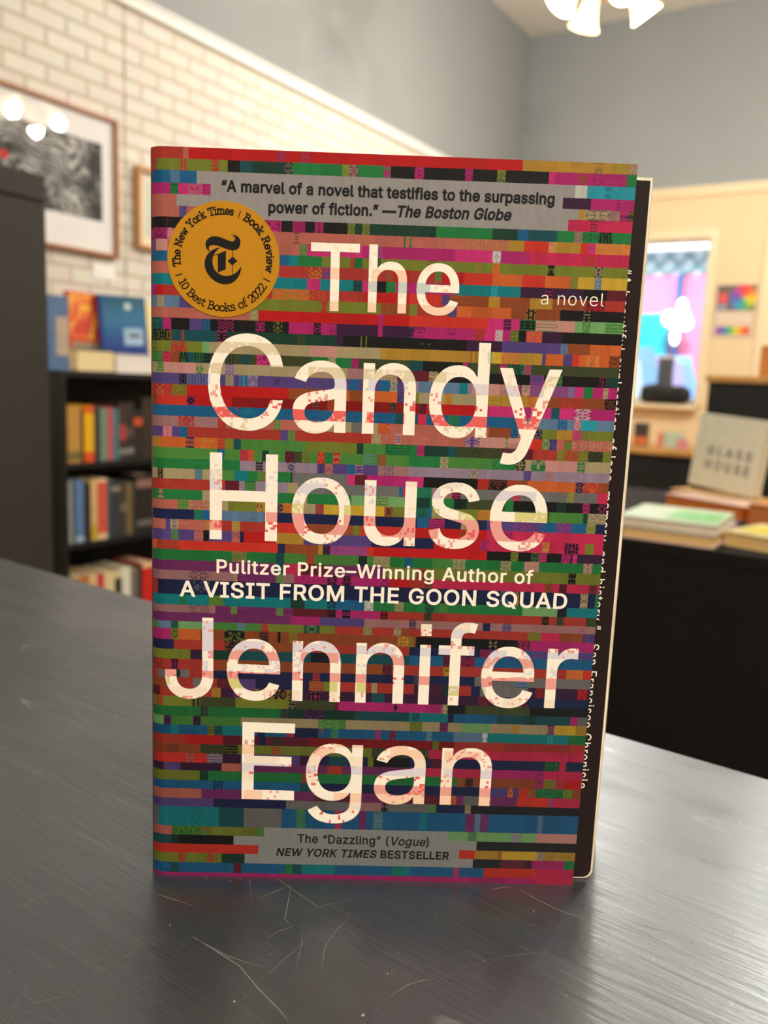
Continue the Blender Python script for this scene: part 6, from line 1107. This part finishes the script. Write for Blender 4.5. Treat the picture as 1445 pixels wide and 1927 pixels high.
def swirl_mat():
    m, nt, b = newmat('grey swirling drawing'); N = nt.nodes.new; Lk = nt.links.new
    tc = N('ShaderNodeTexCoord'); n1 = N('ShaderNodeTexNoise'); n1.inputs['Scale'].default_value = 5; n1.inputs['Detail'].default_value = 3
    mx = N('ShaderNodeVectorMath'); mx.operation = 'MULTIPLY_ADD'; mx.inputs[1].default_value = (0.5, 0.5, 0.5)
    Lk(n1.outputs['Color'], mx.inputs[0]); Lk(tc.outputs['Object'], mx.inputs[2]); Lk(tc.outputs['Object'], n1.inputs['Vector'])
    w = N('ShaderNodeTexWave'); w.wave_type = 'RINGS'; w.inputs['Scale'].default_value = 9; w.inputs['Distortion'].default_value = 6; w.inputs['Detail'].default_value = 4
    Lk(mx.outputs[0], w.inputs['Vector'])
    n2 = N('ShaderNodeTexNoise'); n2.inputs['Scale'].default_value = 7; n2.inputs['Detail'].default_value = 2; Lk(tc.outputs['Object'], n2.inputs['Vector'])
    r1 = N('ShaderNodeMapRange'); r1.inputs[1].default_value = .40; r1.inputs[2].default_value = .58; Lk(n2.outputs['Fac'], r1.inputs[0])
    mu = N('ShaderNodeMath'); mu.operation = 'MULTIPLY'; Lk(w.outputs['Fac'], mu.inputs[0]); Lk(r1.outputs[0], mu.inputs[1])
    rp = N('ShaderNodeValToRGB'); e = rp.color_ramp.elements; e[0].color = (*lin((44, 42, 40)), 1); e[1].color = (*lin((206, 204, 200)), 1)
    Lk(mu.outputs[0], rp.inputs[0]); Lk(rp.outputs[0], b.inputs['Base Color']); b.inputs['Roughness'].default_value = .7
    return m
wood_f = M('walnut frame', (168, 108, 62), 0.4, 0.4, 0.15, 20, (1, 1, 6)); wood_o = M('light oak frame', (196, 138, 78), 0.45, 0.35, 0.12, 20, (1, 1, 6))
pr_t, pr_b = on_left(216, 229), on_left(215, 488)
sR = (ls(pr_t) + ls(pr_b)) / 2; zt, zb = float(pr_t[2]), float(pr_b[2])
ir = sR - ls(on_left(188, 330)); it = zt - float(on_left(188, 273)[2]); ib = float(on_left(188, 418)[2]) - zb
t, W_, H_, a_ = framed('framed_picture', 'big walnut-framed grey swirling drawing with a wide white mat', sR - 0.86, sR, zb, zt, 0.014, wood_f, M('white matboard', (246, 243, 240), .7, .2, .02), (ir, ir, ib, it), swirl_mat())
pr = on_left(3, 290); bm = bmesh.new(); disc(bm, ls(pr) - (sR - 0.86), float(pr[2]) - zb, 0.016, -0.009); obj('red_patch', bm, M('red print', (222, 50, 44), .6, .2), a_)
p_t, p_b = on_left(251, 312), on_left(251, 466)
sL = (ls(p_t) + ls(p_b)) / 2; zt, zb = float(p_t[2]), float(p_b[2])
def pale_mat():
    m, nt, b = newmat('pale green drawing'); n = nt.nodes.new('ShaderNodeTexNoise'); n.inputs['Scale'].default_value = 12; tc = nt.nodes.new('ShaderNodeTexCoord'); r = nt.nodes.new('ShaderNodeValToRGB'); e = r.color_ramp.elements
    e[0].color = (*lin((196, 206, 186)), 1); e[1].color = (*lin((216, 222, 204)), 1); nt.links.new(tc.outputs['Object'], n.inputs['Vector']); nt.links.new(n.outputs['Fac'], r.inputs[0]); nt.links.new(r.outputs[0], b.inputs['Base Color']); return m
framed('framed_picture', 'small oak-framed pale print beside the left edge of the novel', sL, sL + 0.30, zb, zt, 0.016, wood_o, M('cream matboard', (240, 230, 206), .7, .2, .02), (.05, .05, .05, .05), pale_mat())
c0, c1 = on_left(174, 491), on_left(216, 529)
o = CORNER + LDIR * ls(c0) + LN * 0.001
bm = bmesh.new(); box(bm, 0, ls(c1) - ls(c0), -0.003, 0, 0, float(c0[2] - c1[2]) * .9)
tag(obj('wall_card', bm, M('white card', (250, 247, 240), .6, .2, .02), None, (o[0], o[1], float(c1[2])), RL), 'small blank white card on the brick under the big framed drawing', 'card')

# ------------------------------------------------------------------ right: black display table with books
DZ = 0.75
d0, d1 = at_z(1182, 1014, DZ), at_z(1445, 1050, DZ)
dd = (d1 - d0) / np.linalg.norm(d1 - d0); DR = math.atan2(dd[1], dd[0])
o = d0 - dd * 0.42
t = thing('display_table', 'black boxed display table with book stacks on its top, right of the novel', 'table', (o[0], o[1], 0), DR)
bk = M('black display paint', (28, 23, 20), 0.8, 0.12, 0.1, 5)
DW, DD = 1.5, 0.95
simple('tabletop', 0, DW, 0, DD, DZ - 0.03, DZ, bk, t, 0.003)
simple('front_panel', 0.01, DW - 0.01, 0.0006, 0.032, 0.06, DZ - 0.03, bk, t); simple('back_panel', 0.01, DW - 0.01, DD - 0.032, DD - 0.012, 0.06, DZ - 0.03, bk, t)
for x in (0.01, DW - 0.03): simple('side_panel', x, x + 0.02, 0.032, DD - 0.032, 0.06, DZ - 0.03, bk, t)
simple('plinth', 0.05, DW - 0.05, 0.06, DD - 0.06, 0, 0.06, bk, t)
def flat_book(label, pL, pR, z0, thick, depth, rgb, pages=None, extra=None, dz=0.0003):
    a, b = at_z(*pL, z0), at_z(*pR, z0); v = b - a; w = float(np.linalg.norm(v)); r = math.atan2(v[1], v[0])
    t = thing('book', label, 'book', (a[0], a[1], z0 + dz), r, 'books on the display table')
    c = book_parts(t, w, depth, thick - dz, rgb, True, pages)
    return t, w, c
buff = M('buff page edges', (226, 186, 122), .85, .1, .05, 300)
flat_book('flat book with buff page edges, lowest of the front stack on the display table', (1166, 1010), (1341, 1034), DZ, 0.026, 0.24, (226, 200, 204), buff)
t, w_, c = flat_book('pale green covered book lying on top of the front stack', (1160, 986), (1346, 1009), DZ + 0.0265, 0.020, 0.23, (196, 214, 186), M('pink white page edges', (228, 204, 178), .85, .1, .05, 300))
bm = bmesh.new(); poly(bm, [(w_ * .45, .03, .0205), (w_ * .97, .03, .0205), (w_ * .97, .17, .0205), (w_ * .45, .17, .0205)]); obj('cover_picture', bm, M('leaf green print', (126, 200, 124), .4, .3, .2, 40), c)
t, w_, c = flat_book('yellow covered book at the front right corner of the display table', (1359, 1025), (1480, 1047), DZ, 0.030, 0.17, (224, 210, 150), buff)
bm = bmesh.new(); poly(bm, [(w_ * .12, .03, .0305), (w_ * .6, .03, .0305), (w_ * .6, .13, .0305), (w_ * .12, .13, .0305)]); obj('cover_picture', bm, M('lemon print', (226, 202, 60), .4, .3, .15, 40), c)
t, w_, c = flat_book('thick orange-edged book with a pinkish cover lying behind the front stack', (1249, 953), (1394, 981), DZ, 0.036, 0.13, (214, 178, 160), M('orange page edges', (222, 124, 52), .8, .15, .06, 300))
flat_book('orange brown book lying at the right behind the yellow one', (1402, 985), (1500, 1003), DZ, 0.05, 0.13, (206, 128, 66), M('rust page edges', (206, 124, 70), .8, .15, .06, 300))
flat_book('tan book lying flat under the standing white book', (1258, 941), (1432, 968), DZ, 0.034, 0.09, (214, 164, 84), buff)
# standing white book with its title
gz = DZ + 0.0345
a = at_z(1293, 917, gz); b = at_z(1416, 938, gz); v = b - a; r = math.atan2(v[1], v[0]); w_ = float(np.linalg.norm(v))
h_ = float(at_y(1320, 784, a[1])[2]) - gz
t = thing('book', 'white hardback with two rows of grey title letters standing on the display table', 'book', (a[0], a[1], gz + 0.013), r, 'books on the display table')
t.rotation_euler = (math.radians(-4), math.radians(3), r)
c = book_parts(t, w_, 0.03, h_, (248, 238, 212))
bm = bmesh.new()
def flat_text(bm, text, x0, x1, z, cap, y=-0.0008, bold=0.0, track=0.0):
    V, F, g0, g1 = line_mesh([(text, bold, 0)], track); vs = [bm.verts.new((x0 + (p - g0) / (g1 - g0) * (x1 - x0), y, z + q / (CAP / 1000) * cap)) for p, q in V]
    for f in F:
        try: bm.faces.new([vs[i] for i in f])
        except ValueError: pass
flat_text(bm, 'GLASS', w_ * .22, w_ * .88, h_ * .45, h_ * .12, bold=0.02, track=0.25); flat_text(bm, 'HOUSE', w_ * .22, w_ * .88, h_ * .26, h_ * .12, bold=0.02, track=0.25)
obj('title_lettering', bm, M('grey title ink', (128, 122, 112), .5, .3), c)
q = at_z(1412, 936, DZ)
t = thing('book', 'black upright book just behind the standing white hardback', 'book', (b[0] - v[0] * .16 - v[1] * .7, b[1] - v[1] * .16 + v[0] * .7, DZ + 0.0003), r, 'books on the display table')
book_parts(t, 0.13, 0.03, h_ + 0.03, (30, 26, 24))

# black cabinet with a wooden top farther back
a = at_y(1334, 718, 3.7); BH = float(a[2])
t = thing('cabinet', 'black cabinet with a honey wood top in front of the cream wall', 'cabinet', (a[0], a[1], 0), RB)
honey = M('honey wood', (204, 150, 84), .4, .35, .15, 12, (1, 8, 8))
simple('body', 0, 1.4, 0.0, 0.4, 0.0, BH - 0.002, black_case, t, 0.003); simple('wooden_top', -0.012, 1.412, -0.012, 0.41, BH - 0.002, BH + 0.028, honey, t, 0.003)
for x in (0.01, 0.71):
    d = simple('door', x, x + 0.68, -0.016, -0.001, 0.08, BH - 0.03, black_case, t, 0.002); simple('knob', x + (.62 if x < .5 else .04), x + (.645 if x < .5 else .065), -0.035, -0.016, BH - .2, BH - .175, M('dark metal', (60, 58, 56), .3, .5, metal=.8), d, 0.004)
a2 = at_y(1427, 705, 3.8)
t = thing('box', 'brown cardboard box standing on the honey wood cabinet top', 'box', (a2[0], a2[1], BH + 0.0285), RB)
kraft = M('kraft cardboard', (170, 112, 58), .7, .2, .08, 20)
bhh = float(at_y(1427, 650, 3.8)[2]) - BH - .028
simple('body', 0, 0.28, 0, 0.2, 0, bhh, kraft, t, 0.002); simple('tape', 0.12, 0.16, -0.0008, 0.2008, bhh * .8, bhh + 0.0008, M('parcel tape', (196, 150, 96), .3, .4), t)

# counter under the window
CB = 0.55
c0, c1 = on_back(1185, 850, CB), on_back(1322, 852, CB)
cz = float(c0[2] + c1[2]) / 2; x0 = bs(c0) - 1.1; x1 = bs(c1) + 0.25
o = CORNER + BDIR * x0 + BN * CB
t = thing('counter', 'black counter with a wood-edged top under the back window', 'counter', (o[0], o[1], 0), RB)
simple('counter_top', 0, x1 - x0, -0.01, CB - 0.02, cz - 0.02, cz + 0.022, honey, t, 0.003); simple('front_panel', 0.02, x1 - x0 - 0.02, 0.02, 0.04, 0.0, cz - 0.02, black_case, t)
for x in (0.0, x1 - x0 - 0.02): simple('side_panel', x, x + 0.02, 0.02, CB - 0.025, 0, cz - 0.02, black_case, t)
def counter_book(px0, px1, py0, back, label, rgb, band=None):
    p = on_back(px0, 845, CB - back); q_ = on_back(px1, 845, CB - back); h = float(on_back(px0, py0, CB - back)[2]) - cz - .022
    oo = CORNER + BDIR * bs(p) + BN * (CB - back)
    t = thing('book', label, 'book', (oo[0], oo[1], cz + 0.0225), RB, 'books on the counter under the window'); w = bs(q_) - bs(p)
    c = book_parts(t, w, 0.03, h, rgb)
    if band: bm = bmesh.new(); poly(bm, [(0.002, -.0008, h * band[0]), (w - .002, -.0008, h * band[0]), (w - .002, -.0008, h * band[1]), (0.002, -.0008, h * band[1])]); obj('cover_picture', bm, rgb_m(band[2]), c)
counter_book(1190, 1217, 795, .12, 'dark slate book with an orange picture on the counter under the window', (62, 58, 56), (.08, .4, (206, 110, 52)))
counter_book(1236, 1244, 814, .10, 'thin red book on the counter under the window', (206, 110, 92))
counter_book(1246, 1284, 812, .16, 'pale mint book on the counter under the window', (176, 196, 172))
counter_book(1272, 1292, 826, .05, 'small dusty pink book leaning before the pale mint one', (206, 140, 140))

# things on the window sill
q0, q1 = on_back(1206, 762, 0.05), on_back(1297, 762, 0.05)
hs = float(on_back(1250, 723, 0.05)[2]) - SILL
o = CORNER + BDIR * bs(q0) + BN * 0.07; w_ = bs(q1) - bs(q0)
t = thing('bag', 'slouched black bag lying on the window sill', 'bag', (o[0], o[1], SILL + 0.001), RB)
bm = bmesh.new(); bmesh.ops.create_uvsphere(bm, u_segments=28, v_segments=16, radius=1)
rb = random.Random(5)
for vtx in bm.verts:
    x, y, z = vtx.co; sgn = lambda a, p: math.copysign(abs(a) ** p, a)
    X = sgn(x, .45) * w_ * .52 + w_ * .5; Z = (sgn(z, .5) * .5 + .5) * hs * (1 - .12 * max(0, x)) + .004 * math.sin(9 * x + 4 * z); Y = sgn(y, .7) * .048 + .006 * math.sin(7 * x)
    vtx.co = (X, Y, max(0, Z))
for f in bm.faces: f.smooth = True
bag_m = M('black nylon', (30, 29, 30), .45, .4, .15, 14, bump=.3)
obj('body', bm, bag_m, t)
bm = bmesh.new(); tube(bm, [(w_ * .2, -.04, hs * .9), (w_ * .35, -.07, hs * .55), (w_ * .6, -.075, hs * .45), (w_ * .8, -.05, hs * .85)], .006); obj('strap', bm, bag_m, t)
q0, q1 = on_back(1238, 720, -0.02), on_back(1265, 720, -0.02); ht = float(on_back(1250, 672, -0.02)[2]) - SILL
o = CORNER + BDIR * bs(q0) + BN * (0.0); w_ = bs(q1) - bs(q0)
t = thing('box', 'dark upright box with a pale lid behind the bag on the sill', 'box', (o[0], o[1], SILL + 0.001), RB)
simple('body', 0, w_, -0.02, 0.035, 0, ht - .012, M('dark slate card', (78, 84, 92), .5, .3), t, .001); simple('lid', -.01, w_ + .01, -0.025, 0.037, ht - .012, ht + .006, M('blush lid', (226, 206, 204), .5, .3), t, .001)

# colour wheel poster
pts = [on_back(x, y, 0.003) for x, y in ((1347, 534), (1428, 533), (1337, 636), (1420, 635))]
xl, xr = (bs(pts[0]) + bs(pts[2])) / 2, (bs(pts[1]) + bs(pts[3])) / 2; zt, zb = float(pts[0][2] + pts[1][2]) / 2, float(pts[2][2] + pts[3][2]) / 2
o = CORNER + BDIR * xl + BN * 0.004; W_, H_ = xr - xl, zt - zb
t = thing('poster', 'rainbow colour wheel poster on the cream wall right of the window', 'poster', (o[0], o[1], zb), RB)
sheet = simple('sheet', 0, W_, -0.0015, 0.0025, 0, H_, M('poster paper', (214, 192, 166), .5, .3, .03, 20), t)
hue = [(226, 60, 60), (230, 96, 50), (236, 140, 44), (238, 196, 44), (190, 200, 60), (96, 176, 96), (60, 160, 150), (64, 150, 200), (80, 110, 180), (104, 88, 170), (150, 80, 160), (206, 70, 120)]
bm = bmesh.new(); poly(bm, [(W_ * .06, -.002, H_ * .5), (W_ * .95, -.002, H_ * .5), (W_ * .95, -.002, H_ * .97), (W_ * .06, -.002, H_ * .97)]); obj('dark_field', bm, M('dark print', (112, 92, 84), .5, .3, .2, 30), sheet)
bm = bmesh.new(); cx, cz_, R_ = W_ * .66, H_ * .74, W_ * .31
for k in range(12):
    a0, a1 = math.radians(100 - 30 * k), math.radians(70 - 30 * k)
    poly(bm, [(cx, -.0026, cz_)] + [(cx + R_ * math.cos(a0 + (a1 - a0) * j / 4), -.0026, cz_ + R_ * math.sin(a0 + (a1 - a0) * j / 4)) for j in range(5)], k)
obj('colour_wheel', bm, [rgb_m(c) for c in hue], sheet)
bm = bmesh.new()
for k, c in enumerate([10, 9, 8, 6, 5, 4, 3, 2, 1, 0]): poly(bm, [(W_ * (.1 + .078 * k), -.0026, H_ * .06), (W_ * (.178 + .078 * k), -.0026, H_ * .06), (W_ * (.178 + .078 * k), -.0026, H_ * .2), (W_ * (.1 + .078 * k), -.0026, H_ * .2)], k)
obj('colour_strip', bm, [rgb_m(hue[c]) for c in [10, 9, 8, 6, 5, 4, 3, 2, 1, 0]], sheet)
bm = bmesh.new(); poly(bm, [(W_ * .1, -.0026, H_ * .64), (W_ * .3, -.0026, H_ * .64), (W_ * .3, -.0026, H_ * .82), (W_ * .1, -.0026, H_ * .82)], 0); poly(bm, [(W_ * .08, -.0026, H_ * .53), (W_ * .3, -.0026, H_ * .53), (W_ * .3, -.0026, H_ * .61), (W_ * .08, -.0026, H_ * .61)], 1)
obj('colour_blocks', bm, [rgb_m((226, 84, 84)), rgb_m((150, 160, 190))], sheet)
bm = bmesh.new()
for k in range(3): poly(bm, [(W_ * .12, -.0026, H_ * (.27 + .065 * k)), (W_ * .9, -.0026, H_ * (.27 + .065 * k)), (W_ * .9, -.0026, H_ * (.30 + .065 * k)), (W_ * .12, -.0026, H_ * (.30 + .065 * k))])
obj('print_lines', bm, M('pale print', (236, 216, 196), .5, .3), sheet)
